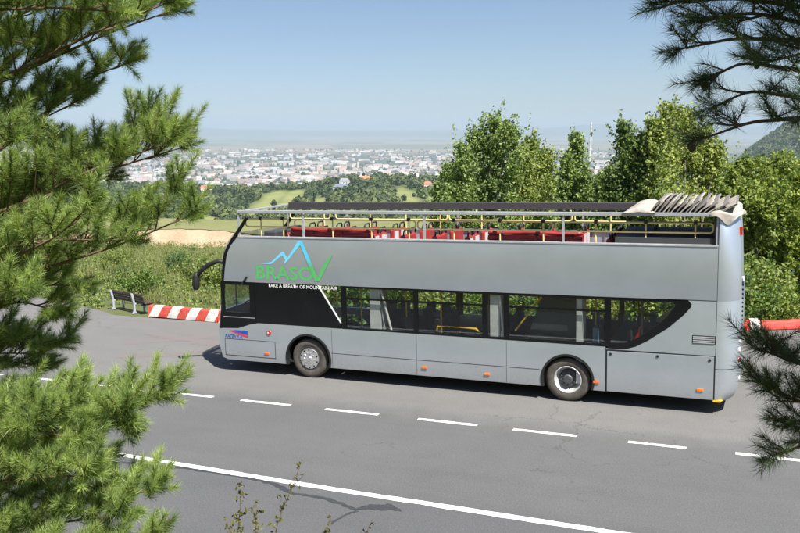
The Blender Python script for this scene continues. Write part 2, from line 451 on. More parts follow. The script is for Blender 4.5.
def slope_z(x, y):
    d = np.maximum(0, y - edge_y(x))
    z = -0.03 - 0.035 * np.minimum(d, 1.0) - 0.115 * np.maximum(0, d - 1.0) + fbm(x * 0.12, y * 0.12) * np.minimum(d * 0.12, 1.6)
    z = z - np.where(x > -10, 0.10 * np.maximum(0, d - 3), 0)
    return np.where(y < edge_y(x) + 0.02, -0.06, z)
gx = np.linspace(-75, 62, 150); gy = np.concatenate([np.linspace(3.5, 20, 60), np.linspace(20.5, 85, 70)])
GX, GYY = np.meshgrid(gx, gy)
GYY = GYY + (edge_y(GX) - 5.0) * np.clip((40 - GYY) / 36, 0, 1)
ground = tag(link('hillside_ground', grid_mesh('hillside_ground', np.stack([GX, GYY, slope_z(GX, GYY)], -1)), M['turf']), kind='structure')

def bank_z(x, y):
    z = np.interp(-y, [9.4, 11.0, 17.25, 30, 60], [0.0, 1.15, 3.9, 9.5, 21])
    return z + fbm(np.asarray(x) * 0.4, np.asarray(y) * 0.4) * np.clip((-y - 9.4) * 0.3, 0, 0.35)
bx = np.linspace(-70, 60, 160); by = np.concatenate([np.linspace(-9.38, -20, 60), np.linspace(-20.5, -60, 30)])
BX, BY = np.meshgrid(bx, by)
Pb = np.stack([BX, BY, bank_z(BX, BY) - 0.02], -1)
bank = tag(link('roadside_bank', grid_mesh('roadside_bank', Pb), M['bankturf']), kind='structure')

# ------------------------------------------------------------------ far land (far frame)
KPX = FPX / math.cos(PITCH) ** 2 * 0.985
def px_of(X, Y): return 400 + FPX / math.cos(PITCH) * X / Y
def X_of(px, Y): return (px - 400) / (FPX / math.cos(PITCH)) * Y
def z_for(yimg, Y): return (128.0 - yimg) / 852.0 * Y
def terrain_z(X, Y):
    px = px_of(X, Y)
    yc = np.interp(px, [-400, 0, 160, 240, 300, 335, 380, 450, 560, 700, 1200], [185, 188, 190, 192, 192, 184, 180, 184, 186, 186, 180])
    zc = z_for(yc, 1400.0)
    L = np.log(Y)
    kn = np.log([60, 90, 140, 250, 420, 700, 1000, 1400, 1900, 2800, 3600, 80000])
    vals = [np.full_like(px, v) for v in (-16.0, -17.5, -26.0, -58.0, -88.0)]
    vals += [0.6 * -80 + 0.4 * (zc + 10) - 4, 0.25 * -80 + 0.75 * zc, zc, zc - 55, np.full_like(px, -245), np.full_like(px, -282), np.full_like(px, -282)]
    z = np.zeros_like(px)
    for i in range(len(kn) - 1):
        t = np.clip((L - kn[i]) / (kn[i + 1] - kn[i]), 0, 1); t = t * t * (3 - 2 * t)
        z = np.where(L >= kn[i], vals[i] * (1 - t) + vals[i + 1] * t, z)
    amp = np.interp(Y, [60, 200, 600, 1500, 2600, 3600, 9000, 24000], [0.3, 3, 12, 16, 14, 3, 3, 3])
    z = z + amp * fbm(X / 170.0, Y / 170.0, 4)
    yh = np.interp(px, [-300, 20, 70, 120, 185, 240, 330, 430, 520, 560, 592, 640, 700, 780, 1100],
                   [119, 127, 124.5, 122.5, 128, 130.5, 131.5, 131.5, 131, 127.5, 124.5, 126, 129, 127, 122])
    zh = z_for(yh, 30000.0) + fbm(X / 2600.0, Y / 2600.0, 4) * 130
    t = np.clip((Y - 23500) / 6500, 0, 1); t = t * t * (3 - 2 * t)
    z = z * (1 - t) + zh * t
    ym = np.interp(px, [690, 752, 800, 860, 1000, 1300], [215, 153, 120, 84, 62, 50])
    zm = z_for(ym, 3000.0) - ((Y - 3000) / 700.0) ** 2 * 130 + 14 * fbm(X / 110.0, Y / 110.0, 3)
    return np.maximum(z, np.where(px > 660, zm, -1e4))
MEADOWS = [(262, 14, 850, 1330, 0.055), (286, 12, 1000, 1330, 0.05), (318, 9, 900, 1150, 0), (408, 13, 860, 1180, -0.03), (205, 10, 720, 900, 0.02), (435, 9, 900, 1100, 0)]
def meadow(X, Y):
    px = px_of(X, Y); m = np.zeros_like(px)
    for c, w, d0, d1, sh in MEADOWS:
        cc = c + sh * (Y - (d0 + d1) / 2)
        m = np.maximum(m, np.clip(1.35 - np.abs(px - cc) / w - np.maximum(0, np.maximum(d0 - Y, Y - d1)) / 60, 0, 1))
    return np.clip(m + fbm(X / 40, Y / 40) * 0.5 * (m > 0.05), 0, 1)
ta = np.tan(np.radians(np.linspace(-38, 38, 640)))
ty = np.exp(np.linspace(math.log(62), math.log(44000), 300))
TA, TY = np.meshgrid(ta, ty); TX = TA * TY
TZ = terrain_z(TX, TY)
n1 = fbm(TX / 90.0, TY / 90.0); n2 = fbm(TX / 900.0, TY / 1400.0)
fo = np.array([0.035, 0.055, 0.022]); gr = np.array([0.10, 0.12, 0.045]); me_c = np.array([0.21, 0.23, 0.09]); cityc = np.array([0.085, 0.095, 0.065])
C = fo + (gr - fo) * np.clip(n1 * 2 + 0.35, 0, 1)[..., None]
mw = meadow(TX, TY)[..., None]; C = C * (1 - mw) + me_c * mw
tcity = np.clip((TY - 3000) / 600, 0, 1)[..., None]; C = C * (1 - tcity) + (cityc * (1 + 0.5 * n2[..., None])) * tcity
cells = np.floor(TX / 900 + 0.35 * np.sin(TY / 1900)) * 57 + np.floor(TY / 1250 + 0.5 * np.sin(TX / 1700)) * 131
h = np.mod(np.abs(np.sin(cells * 12.9898) * 43758.5453), 1.0)
fld = np.stack([np.interp(h, [0, .3, .55, .8, 1], [.09, .14, .25, .22, .10]), np.interp(h, [0, .3, .55, .8, 1], [.105, .145, .20, .19, .11]), np.interp(h, [0, .3, .55, .8, 1], [.06, .085, .13, .14, .065])], -1)
tf = np.clip((TY - 8200) / 2200 + n2 * 1.2, 0, 1)[..., None]; C = C * (1 - tf) + fld * tf
th = np.clip((TY - 24000) / 2500, 0, 1)[..., None]; C = C * (1 - th) + np.array([0.05, 0.075, 0.04]) * th
def land_mat():
    m, nt, b = new_mat('valley_land')
    a = nt.nodes.new('ShaderNodeAttribute'); a.attribute_name = 'tint'
    n = noise(nt, 0.02, 6, 0.7, objco(nt))
    r = ramp(nt, n.outputs[0], [(0.3, (0.75, 0.78, 0.75)), (0.7, (1.2, 1.18, 1.15))])
    nt.links.new(mixc(nt, 1.0, a.outputs['Color'], r.outputs[0], 'MULTIPLY'), b.inputs['Base Color'])
    b.inputs['Roughness'].default_value = 1.0; b.inputs['Specular IOR Level'].default_value = 0.1
    return m
M['land'] = land_mat()
terr = tag(link('valley_terrain', grid_mesh('valley_terrain', np.stack([TX, TY, TZ], -1), C), M['land']), kind='structure')
terr.matrix_world = FAR

# sandy cut bank with a grass shelf on top, beyond the lay-by
M['sand'] = earth_mat('sandy_cut', [(0.24, 0.17, 0.10), (0.38, 0.28, 0.185), (0.48, 0.37, 0.26)], 0.25, 0.6)
M['shelf'] = earth_mat('mown_grass_shelf', [(0.11, 0.13, 0.04), (0.17, 0.18, 0.065), (0.22, 0.21, 0.09)], 0.2, 0.1)
u = np.linspace(-36, 6, 90)
rows = []
for k, (yy, zz) in enumerate([(74, -16.0), (77, -13.4), (79, -12.4), (81, -11.3), (82.5, -10.55), (83.2, -10.35)]):
    w = fbm(u * 0.25 + k * 3.1, u * 0 + k * 1.7, 4)
    rows.append(np.stack([u + w * 1.0, yy + w * 3.4 + 2.0 * np.sin(u * 0.22), zz + 0.12 * np.sin(u * 0.15) + w * (0.5 if k < 5 else 0.06)], -1))
eb = tag(link('earth_bank', grid_mesh('earth_bank', np.array(rows), smooth=False), M['sand']), kind='structure')
eb.matrix_world = FAR
rows2 = [rows[-1] + [0, -0.25, 0.015]]
for yy, zz in ((88, -10.35), (94, -10.5), (101, -10.95), (112, -13), (130, -24)):
    rows2.append(np.stack([u * yy / 83, yy + 2.0 * np.sin(u * 0.22) * (yy < 100) + 0 * u, zz + 0.12 * np.sin(u * 0.15) + 0.25 * fbm(u * 0.2, u * 0 + yy)], -1))
sh = tag(link('grass_shelf', grid_mesh('grass_shelf', np.array(rows2)), M['shelf']), kind='structure')
sh.matrix_world = FAR

# ------------------------------------------------------------------ town on the plain
def tinted_wall(name):
    m, nt, b = new_mat(name)
    a = nt.nodes.new('ShaderNodeAttribute'); a.attribute_name = 'tint'
    n = noise(nt, 0.15, 4, 0.7, objco(nt))
    nt.links.new(mixc(nt, 1.0, a.outputs['Color'], ramp(nt, n.outputs[0], [(0.3, (0.85, 0.85, 0.85)), (0.7, (1.1, 1.1, 1.1))]).outputs[0], 'MULTIPLY'), b.inputs['Base Color'])
    b.inputs['Roughness'].default_value = 0.8
    return m
M['town'] = tinted_wall('painted_render')
WALLS = [(0.74, 0.73, 0.71), (0.56, 0.50, 0.46), (0.58, 0.44, 0.38), (0.46, 0.47, 0.50), (0.70, 0.63, 0.55), (0.42, 0.32, 0.27)]
ROOFS = [(0.42, 0.16, 0.10), (0.34, 0.33, 0.33), (0.55, 0.54, 0.53), (0.38, 0.20, 0.15)]
def house_arrays(w, d, h, gable, cw, cr):
    """wall box plus flat or gabled roof; returns verts, quads, colours"""
    v = [(-w/2, -d/2, -8), (w/2, -d/2, -8), (w/2, d/2, -8), (-w/2, d/2, -8), (-w/2, -d/2, h), (w/2, -d/2, h), (w/2, d/2, h), (-w/2, d/2, h)]
    f = [(0, 1, 5, 4), (1, 2, 6, 5), (2, 3, 7, 6), (3, 0, 4, 7)]; c = [cw] * 8
    e = 0.4; r = h + (0.36 * min(w, d) if gable else 0.9)
    if gable:
        v += [(-w/2 - e, -d/2 - e, h - .2), (w/2 + e, -d/2 - e, h - .2), (w/2 + e, d/2 + e, h - .2), (-w/2 - e, d/2 + e, h - .2), (-w/2 + 0.15 * w, 0, r), (w/2 - 0.15 * w, 0, r)]
        f += [(8, 9, 13, 12), (10, 11, 12, 13), (9, 10, 13, 13), (11, 8, 12, 12)]; c += [cr] * 6
    else:
        v += [(-w/2 - e, -d/2 - e, h), (w/2 + e, -d/2 - e, h), (w/2 + e, d/2 + e, h), (-w/2 - e, d/2 + e, h), (-w/2 - e, -d/2 - e, r), (w/2 + e, -d/2 - e, r), (w/2 + e, d/2 + e, r), (-w/2 - e, d/2 + e, r)]
        f += [(8, 9, 13, 12), (9, 10, 14, 13), (10, 11, 15, 14), (11, 8, 12, 15), (12, 13, 14, 15)]; c += [cr] * 8
    return np.array(v, float), f, np.array(c, float)
def py_mesh(name, v, f, c):
    f = [tuple(dict.fromkeys(q)) for q in f]
    me = bpy.data.meshes.new(name); me.from_pydata([tuple(p) for p in v], [], f)
    a = me.color_attributes.new('tint', 'FLOAT_COLOR', 'POINT')
    c4 = np.ones((len(v), 4), np.float32); c4[:, :3] = c; a.data.foreach_set('color', c4.ravel()); me.update()
    return me
r2 = np.random.default_rng(21)
def town_spots(n, y0, y1, p0, p1, pw):
    out = []
    while len(out) < n:
        Y = y0 + (y1 - y0) * r2.random() ** pw; px = p0 + (p1 - p0) * r2.random(); X = X_of(px, Y)
        dn = fbm(X / 170.0, Y / 330.0, 3)
        if dn < -0.10 + 0.12 * (Y > 8000) - 0.08 * (Y < 5500): continue
        out.append((X, Y))
    return out
kinds = []
for i, (nm, lab, w, d, h, gb, ro) in enumerate([
        ('apartment_block', 'long apartment block in the hazy town on the plain', 62, 15, 20, False, 2),
        ('apartment_tower', 'tall narrow apartment tower in the hazy town on the plain', 24, 20, 36, False, 1),
        ('town_house', 'low red roofed house in the hazy town on the plain', 22, 15, 9, True, 0),
        ('factory_hall', 'wide pale factory hall in the hazy town on the plain', 110, 50, 11, False, 2)]):
    for j, wc in enumerate(WALLS):
        v, f, c = house_arrays(w, d, h, gb, wc, ROOFS[0 if gb and j % 2 else (3 if gb else ro)])
        me = py_mesh(nm, v, f, c); me.materials.append(M['town']); kinds.append((nm, lab, me, i))
bykind = [[k for k in kinds if k[3] == i] for i in range(4)]
n_ind = 0
for (X, Y) in town_spots(285, 2900, 7000, 5, 450, 1.6):
    i = r2.choice(4, p=[0.45, 0.12, 0.36, 0.07]); nm, lab, me, _ = bykind[i][r2.integers(6)]
    o = link(nm, me, None)
    o.matrix_world = FAR @ Matrix.Translation((X, Y, float(terrain_z(np.array([X]), np.array([Y]))[0]))) @ Matrix.Rotation(float(r2.normal(0.1, 0.45)), 4, 'Z') @ Matrix.Diagonal((float(r2.uniform(.6, 1.25)), 1, float(r2.uniform(.6, 1.25)), 1))
    tag(o, lab, 'building', ['long apartment blocks of the distant town', 'apartment towers of the distant town', 'red roofed houses of the distant town', 'factory halls of the distant town'][i])
V = []; F3 = []; CC = []; nv = 0
spots = town_spots(4200, 2900, 10800, -120, 640, 1.35)
SX = np.array([s[0] for s in spots]); SY = np.array([s[1] for s in spots]); SZ = terrain_z(SX, SY)
for X, Y, Z in zip(SX, SY, SZ):
    k = r2.random()
    w, d, h = (r2.uniform(30, 75), 15, r2.uniform(10, 24)) if k < 0.4 else ((r2.uniform(12, 24), 13, r2.uniform(5, 9)) if k < 0.9 else (r2.uniform(60, 150), 45, 10))
    wc = np.array(WALLS[r2.integers(6)]) * r2.uniform(0.8, 1.1); rc = np.array(ROOFS[r2.integers(4)] if k < 0.9 else (0.6, 0.6, 0.6))
    a = r2.normal(0.1, 0.5); ca, sa = math.cos(a), math.sin(a)
    b = np.array([(-w/2, -d/2, -8), (w/2, -d/2, -8), (w/2, d/2, -8), (-w/2, d/2, -8), (-w/2, -d/2, h), (w/2, -d/2, h), (w/2, d/2, h), (-w/2, d/2, h)])
    b = np.concatenate([b, b[4:] + [0, 0, 0.05]])
    q = b.copy(); q[:, 0] = b[:, 0] * ca - b[:, 1] * sa + X; q[:, 1] = b[:, 0] * sa + b[:, 1] * ca + Y; q[:, 2] += Z
    V.append(q); CC.append(np.array([wc] * 8 + [rc] * 4)); F3 += [(nv, nv+1, nv+5, nv+4), (nv+1, nv+2, nv+6, nv+5), (nv+2, nv+3, nv+7, nv+6), (nv+3, nv, nv+4, nv+7), (nv+8, nv+9, nv+10, nv+11)]; nv += 12
o = link('distant_town', np_mesh('distant_town', np.concatenate(V), np.array(F3), 4, np.concatenate(CC)), M['town'])
o.matrix_world = FAR; tag(o, 'hazy mass of pale buildings filling the far plain', 'town', kind='stuff')

# power station chimney
def ring_mesh(prof, n=16):
    mb = MB()
    vs = [(r * math.cos(2 * math.pi * k / n), r * math.sin(2 * math.pi * k / n), z) for r, z in prof for k in range(n)]
    fs = [(i * n + k, i * n + (k + 1) % n, (i + 1) * n + (k + 1) % n, (i + 1) * n + k) for i in range(len(prof) - 1) for k in range(n)]
    return mb.add(vs, fs)
M['stack'] = simple('chimney_concrete', (0.75, 0.72, 0.70), 0.8, scale=0.02)
M['stackred'] = simple('chimney_red_band', (0.60, 0.42, 0.40), 0.8, scale=0.02)
stack = empty('chimney_stack'); stack.matrix_world = FAR @ Matrix.Translation((X_of(591, 7000), 7000, -282))
tag(stack, 'tall thin power station chimney rising between the trees', 'chimney')
ring_mesh([(13, 0), (9, 120), (7.5, 270)]).build('shaft', M['stack'], stack)
for z0 in (272, 300): ring_mesh([(7.5, z0), (7.2, z0 + 13)]).build('band', M['stackred'], stack); ring_mesh([(7.2, z0 + 13), (7, z0 + 28)]).build('shaft_section', M['stack'], stack)

# houses on the wooded hill
def hill_house(px, yimg, w, d, h, wc, rc, rot, label, name='hill_house', gable=True):
    # walk out along the line of sight until it meets the land
    for Y in np.arange(720, 1900, 6.0):
        X = X_of(px, Y)
        if float(terrain_z(np.array([X]), np.array([Y]))[0]) + h * 0.5 > z_for(yimg, Y): break
    Z = float(terrain_z(np.array([X]), np.array([Y]))[0])
    root = empty(name); root.matrix_world = FAR @ Matrix.Translation((X, Y, Z)) @ Matrix.Rotation(rot, 4, 'Z')
    tag(root, label, 'house')
    v, f, c = house_arrays(w, d, h, gable, wc, rc)
    nw = 8
    wm = py_mesh('wall', v[:8], f[:4], c[:8]); wm.materials.append(M['town']); link('wall', wm, None, root)
    rm = py_mesh('roof', v[8:], [tuple(i - 8 for i in q) for q in f[4:]], c[8:]); rm.materials.append(M['town']); link('roof', rm, None, root)
    nwin = max(2, int(w / 4))
    for fl in range(max(1, int(h / 3.2))):
        for k in range(nwin):
            x = -w/2 + w * (k + 0.5) / nwin; z = 1.2 + fl * 3.1
            MB().box(x - 0.7, x + 0.7, -d/2 - 0.06, -d/2 + 0.1, z, z + 1.5).build('window', M['black'], root)
    HOUSES.append((X, Y)); return root
HOUSES = []
OR = (0.58, 0.20, 0.09); RD = (0.42, 0.15, 0.11); WH = (0.78, 0.76, 0.72); CR = (0.74, 0.62, 0.48)
hill_house(365, 181, 17, 12, 6.5, CR, OR, 0.1, 'cream house with a wide orange roof alone among the hill trees')
hill_house(340, 191, 20, 12, 9, (0.42, 0.47, 0.55), (0.16, 0.18, 0.22), -0.35, 'blue grey modern villa on the hill above the meadow')
hill_house(344, 184, 14, 11, 8, (0.62, 0.64, 0.68), (0.24, 0.25, 0.28), -0.2, 'pale grey villa just above the blue grey one')
hill_house(243, 181, 22, 15, 10, CR, OR, 0.2, 'large cream house with a bright orange hipped roof at the town edge')
hill_house(256, 178, 15, 11, 8, WH, RD, -0.3, 'white house with dark red roof beside the large orange roofed one')
hill_house(202, 190, 14, 10, 6, (0.75, 0.55, 0.50), RD, 0.4, 'pink house with red roof on the left wooded slope')
hill_house(211, 194, 15, 10, 5, WH, (0.55, 0.35, 0.33), 0.5, 'low white house below the pink one on the wooded slope')
hill_house(196, 204, 12, 9, 5, CR, OR, 0.2, 'small cream cottage lowest on the left wooded slope')
hill_house(428, 188, 12, 10, 9, (0.70, 0.50, 0.38), RD, 0.1, 'tall tan house beside the big roadside tree on the hill')
hill_house(270, 181, 14, 11, 7, WH, RD, 0.1, 'white house with a brown roof at the right end of the hill row')
hill_house(221, 183, 16, 10, 6, WH, (0.5, 0.48, 0.46), -0.1, 'white flat looking house at the left end of the hill row')

# ------------------------------------------------------------------ woods on the hill (far frame)
r3 = np.random.default_rng(5)
def crown_template(n, kind):
    """leaf clump quads spread over a crown of unit height"""
    a = r3.random(n) * 2 * math.pi; hh = r3.random(n) ** 0.8
    if kind == 0: rad = 0.46 * np.sin(np.pi * (0.12 + 0.86 * hh)) ** 0.6
    else: rad = 0.30 * (1.02 - hh)
    rad = rad * r3.uniform(0.65, 1.1, n)
    c = np.stack([rad * np.cos(a), rad * np.sin(a), 0.12 + 0.88 * hh], -1)
    out = np.stack([np.cos(a), np.sin(a), (hh - 0.4) * 1.4], -1) + r3.normal(0, 0.45, (n, 3)); out /= np.linalg.norm(out, axis=1)[:, None]
    t = np.cross(out, r3.normal(size=(n, 3))); t /= np.linalg.norm(t, axis=1)[:, None]; b = np.cross(out, t)
    s = r3.uniform(0.10, 0.19, n)[:, None]
    q = np.stack([c - t * s - b * s * .8, c + t * s - b * s * .7, c + t * s + b * s * .8, c - t * s * .8 + b * s], 1)
    sh = 0.75 + 0.5 * r3.random(n)
    return q, sh
TPL = [crown_template(64, 0) for _ in range(6)] + [crown_template(56, 1) for _ in range(3)]
def woods(name, label, pts, hts, kinds_, cols):
    Q = []; S = []
    for (X, Y, Z), ht, k, cl in zip(pts, hts, kinds_, cols):
        q, s = TPL[k]; a = r3.random() * 6.28; ca, sa = math.cos(a), math.sin(a)
        p = q * ht; x = p[..., 0] * ca - p[..., 1] * sa + X; y = p[..., 0] * sa + p[..., 1] * ca + Y
        Q.append(np.stack([x, y, p[..., 2] + Z - 0.5], -1)); S.append(np.repeat(s[:, None] * cl[None, :], 4, 0))
    V = np.concatenate(Q).reshape(-1, 3); C_ = np.concatenate(S)
    o = link(name, np_mesh(name, V, np.arange(len(V)).reshape(-1, 4), 4, C_), M['canopyfar'])
    o.matrix_world = FAR; tag(o, label, 'woods', kind='stuff'); return o
def wood_pts(n, y0, y1, p0, p1, dens=None):
    X = []; 
    while len(X) < n:
        Y = y0 * (y1 / y0) ** r3.random(4000); px = p0 + (p1 - p0) * r3.random(4000); x = X_of(px, Y)
        keep = (meadow(x, Y) < 0.25 + 0.1 * r3.random(4000)) & (fbm(x / 70, Y / 70) > -0.22)
        for hx, hy in HOUSES: keep &= ~((np.abs(x - hx) < 13) & (Y > hy - 45) & (Y < hy + 14))
        X += list(zip(x[keep], Y[keep]))
    X = np.array(X[:n]); return np.concatenate([X, terrain_z(X[:, 0], X[:, 1])[:, None]], 1)
def wood_cols(P, n):
    t = np.clip(fbm(P[:, 0] / 55, P[:, 1] / 55) * 2.2 + 0.5 + r3.normal(0, 0.22, n), 0, 1)[:, None]
    return np.array([0.038, 0.066, 0.026]) * (1 - t) + np.array([0.13, 0.165, 0.055]) * t
for nm, lab, n, a in (('hillside_woods', 'mixed woods covering the hill below the town', 5200, (560, 1560, 60, 640)),
                      ('left_hillside_woods', 'woods on the hill seen behind the left pine', 1300, (560, 1560, -260, 60)),
                      ('mountain_woods', 'steep wooded mountainside at the right edge', 3800, (2250, 3150, 700, 960))):
    P = wood_pts(n, *a); kk = np.where(r3.random(n) < 0.8, r3.integers(0, 6, n), r3.integers(6, 9, n))
    woods(nm, lab, P, r3.uniform(6, 13, n) * (1.9 if nm == 'mountain_woods' else 1), kk, wood_cols(P, n))
P = wood_pts(1500, 1500, 3400, -60, 620); woods('foothill_woods', 'woods running down to the edge of the town', P, r3.uniform(8, 16, 1500), r3.integers(0, 9, 1500), wood_cols(P, 1500))
P = np.array(town_spots(2600, 2700, 11500, -80, 640, 1.3)); P = np.concatenate([P + r3.normal(0, 40, P.shape), terrain_z(P[:, 0], P[:, 1])[:, None]], 1)
woods('town_trees', 'trees scattered between the buildings of the distant town', P, r3.uniform(10, 22, 2600), r3.integers(0, 6, 2600), wood_cols(P, 2600))
# a few trees standing alone on the meadows
lone_labels = ['lone round tree on the sloping meadow below the villas', 'darker lone tree lower on the sloping meadow', 'small tree at the right edge of the sloping meadow',
               'lone tree on the dry meadow left of the tan house', 'lone bush on the dry meadow']
for (px, Y, ht, k), lab in zip([(272, 1080, 8, 0), (258, 960, 7, 1), (296, 1120, 6.5, 2), (404, 980, 7, 3), (414, 1060, 5, 4)], lone_labels):
    X = X_of(px, Y); q, s = TPL[k]
    root = empty('meadow_tree'); root.matrix_world = FAR @ Matrix.Translation((X, Y, float(terrain_z(np.array([X]), np.array([Y]))[0])))
    tag(root, lab, 'tree', 'lone trees on the hill meadows')
    v = (q * ht).reshape(-1, 3); link('crown', np_mesh('crown', v, np.arange(len(v)).reshape(-1, 4), 4, np.repeat(s[:, None] * np.array([[0.05, 0.075, 0.03]]), 4, 0)), M['canopyfar'], root)
    MB().tube([(0, 0, -0.5), (0, 0, ht * 0.4)], 0.2, 6).build('trunk', M['greybark'], root)

# ------------------------------------------------------------------ haze
hz, nt, b = new_mat('valley_haze')
nt.nodes.remove(b); pv = nt.nodes.new('ShaderNodeVolumePrincipled')
pv.inputs['Color'].default_value = (0.50, 0.61, 0.74, 1); pv.inputs['Density'].default_value = 7.5e-5
pv.inputs['Anisotropy'].default_value = 0.0
nt.links.new(pv.outputs[0], nt.nodes['Material Output'].inputs['Volume'])
hb = MB().box(-36000, 36000, -300, 44500, -330, 330).build('haze', hz)
hb.matrix_world = FAR; tag(hb, 'pale summer haze lying over the whole valley', 'haze', kind='stuff')

# ================================================================== the bus
BO = np.array([-2.65, 1.25, 0.0])            # base of the bus on the road
bus = empty('tour_bus', BO)
tag(bus, 'silver grey open top double decker tour bus parked in the lay-by', 'bus')
OFF = tuple(-BO)
def part(mb, name, mat, parent=None, **k):
    return mb.build(name, mat, parent or bus, OFF if parent is None else None, **k)
W_BUS = 2.5
def arc(cx, cz, r, a0, a1, n=20):
    return [(cx + r * math.cos(math.radians(a0 + (a1 - a0) * i / n)), cz + r * math.sin(math.radians(a0 + (a1 - a0) * i / n))) for i in range(n + 1)]
FW, RW = -6.25, 0.0
def arch(cx, r, zb=0.31):
    a = math.degrees(math.asin((zb - 0.48) / r)); return arc(cx, 0.48, r, 180 - a, a, 22)
for (y0, y1) in ((0.0, 0.045), (2.455, 2.5)):
    low = [(-8.70, 0.36), (-8.55, 0.31)] + arch(FW, 0.62) + arch(RW, 0.575) + [(0.795, 0.31), (0.795, 1.265), (-7.62, 1.285), (-7.85, 1.24), (-8.2, 1.125), (-8.74, 1.10), (-8.78, 0.7)]
    part(MB().prism(low, y0, y1), 'lower_side_panel', M['silver'])
    quarter = [(0.807, 1.20), (2.94, 1.225), (2.94, 2.33), (2.41, 2.325), (2.475, 2.25), (2.465, 2.19), (2.33, 2.02), (2.04, 1.74), (1.64, 1.445), (1.40, 1.305), (1.19, 1.235), (0.807, 1.232)]
    part(MB().prism(quarter, y0, y1), 'rear_quarter_panel', M['silver'])
    up = [(-8.60, 2.31), (0.5, 2.325), (2.94, 2.336), (2.94, 3.40), (-8.05, 3.40), (-8.19, 3.31), (-8.34, 3.15), (-8.51, 2.80), (-8.57, 2.55)]
    part(MB().prism(up, y0, y1), 'upper_side_panel', M['silver'])
# front and engine hatches on the near side
h1 = MB().prism([(-8.60, 0.43), (-7.17, 0.43), (-7.17, 0.835), (-8.60, 0.83)], -0.006, 0.02); front_hatch = part(h1, 'front_hatch', M['silver'], bevel=0.004)
part(MB().box(-8.615, -7.155, -0.0025, 0.02, 0.415, 0.848), 'hatch_seal', M['rubber'])
rear_hatch = part(MB().prism([(0.83, 0.315), (2.92, 0.315), (2.92, 1.205), (0.83, 1.18)], -0.008, 0.03), 'engine_hatch', M['silver'], bevel=0.006)
part(MB().prism([(0.80, 0.31), (2.945, 0.31), (2.945, 1.223), (0.80, 1.198)], 0.006, 0.04), 'hatch_seal', M['rubber'])
for x, z in ((0.90, 1.12), (1.84, 1.14), (2.84, 1.13)):
    part(MB().lathe_y([(0.0, -0.02), (0.028, -0.02), (0.03, -0.006)], x, z, 12), 'latch', M['rubber'])
part(MB().box(0.80, 2.94, -0.004, 0.01, 1.205, 1.222), 'panel_seam', M['rubber'])
part(MB().box(-5.62, -0.60, -0.003, 0.01, 0.665, 0.676), 'panel_crease', M['rubber'])  # thin dark strip paints in the shade line of a panel crease
for (x0, x1) in ((-5.6, -3.45), (-3.44, -1.34), (-1.33, -0.62)):
    part(MB().box(x0, x0 + 0.006, -0.002, 0.01, 0.32, 1.25), 'panel_seam', M['rubber'])
part(MB().box(2.0, 2.94, -0.003, 0.01, 2.329, 2.341), 'panel_seam', M['rubber'])
# arch lips
for cx, r in ((FW, 0.62), (RW, 0.575)):
    p = arch(cx, r); q = arch(cx, r - 0.045)
    mb = MB(); n = len(p)
    vs = [(x, -0.018, z) for x, z in p] + [(x, -0.018, z) for x, z in q] + [(x, 0.14, z) for x, z in q] + [(x, 0.02, z) for x, z in p]
    fs = []
    for i in range(n - 1): fs += [(i, n + i, n + i + 1, i + 1), (n + i, 2 * n + i, 2 * n + i + 1, n + i + 1), (3 * n + i, i, i + 1, 3 * n + i + 1)]
    part(mb.add(vs, fs), 'wheel_arch', M['rubber'], smooth=True, autosm=True)
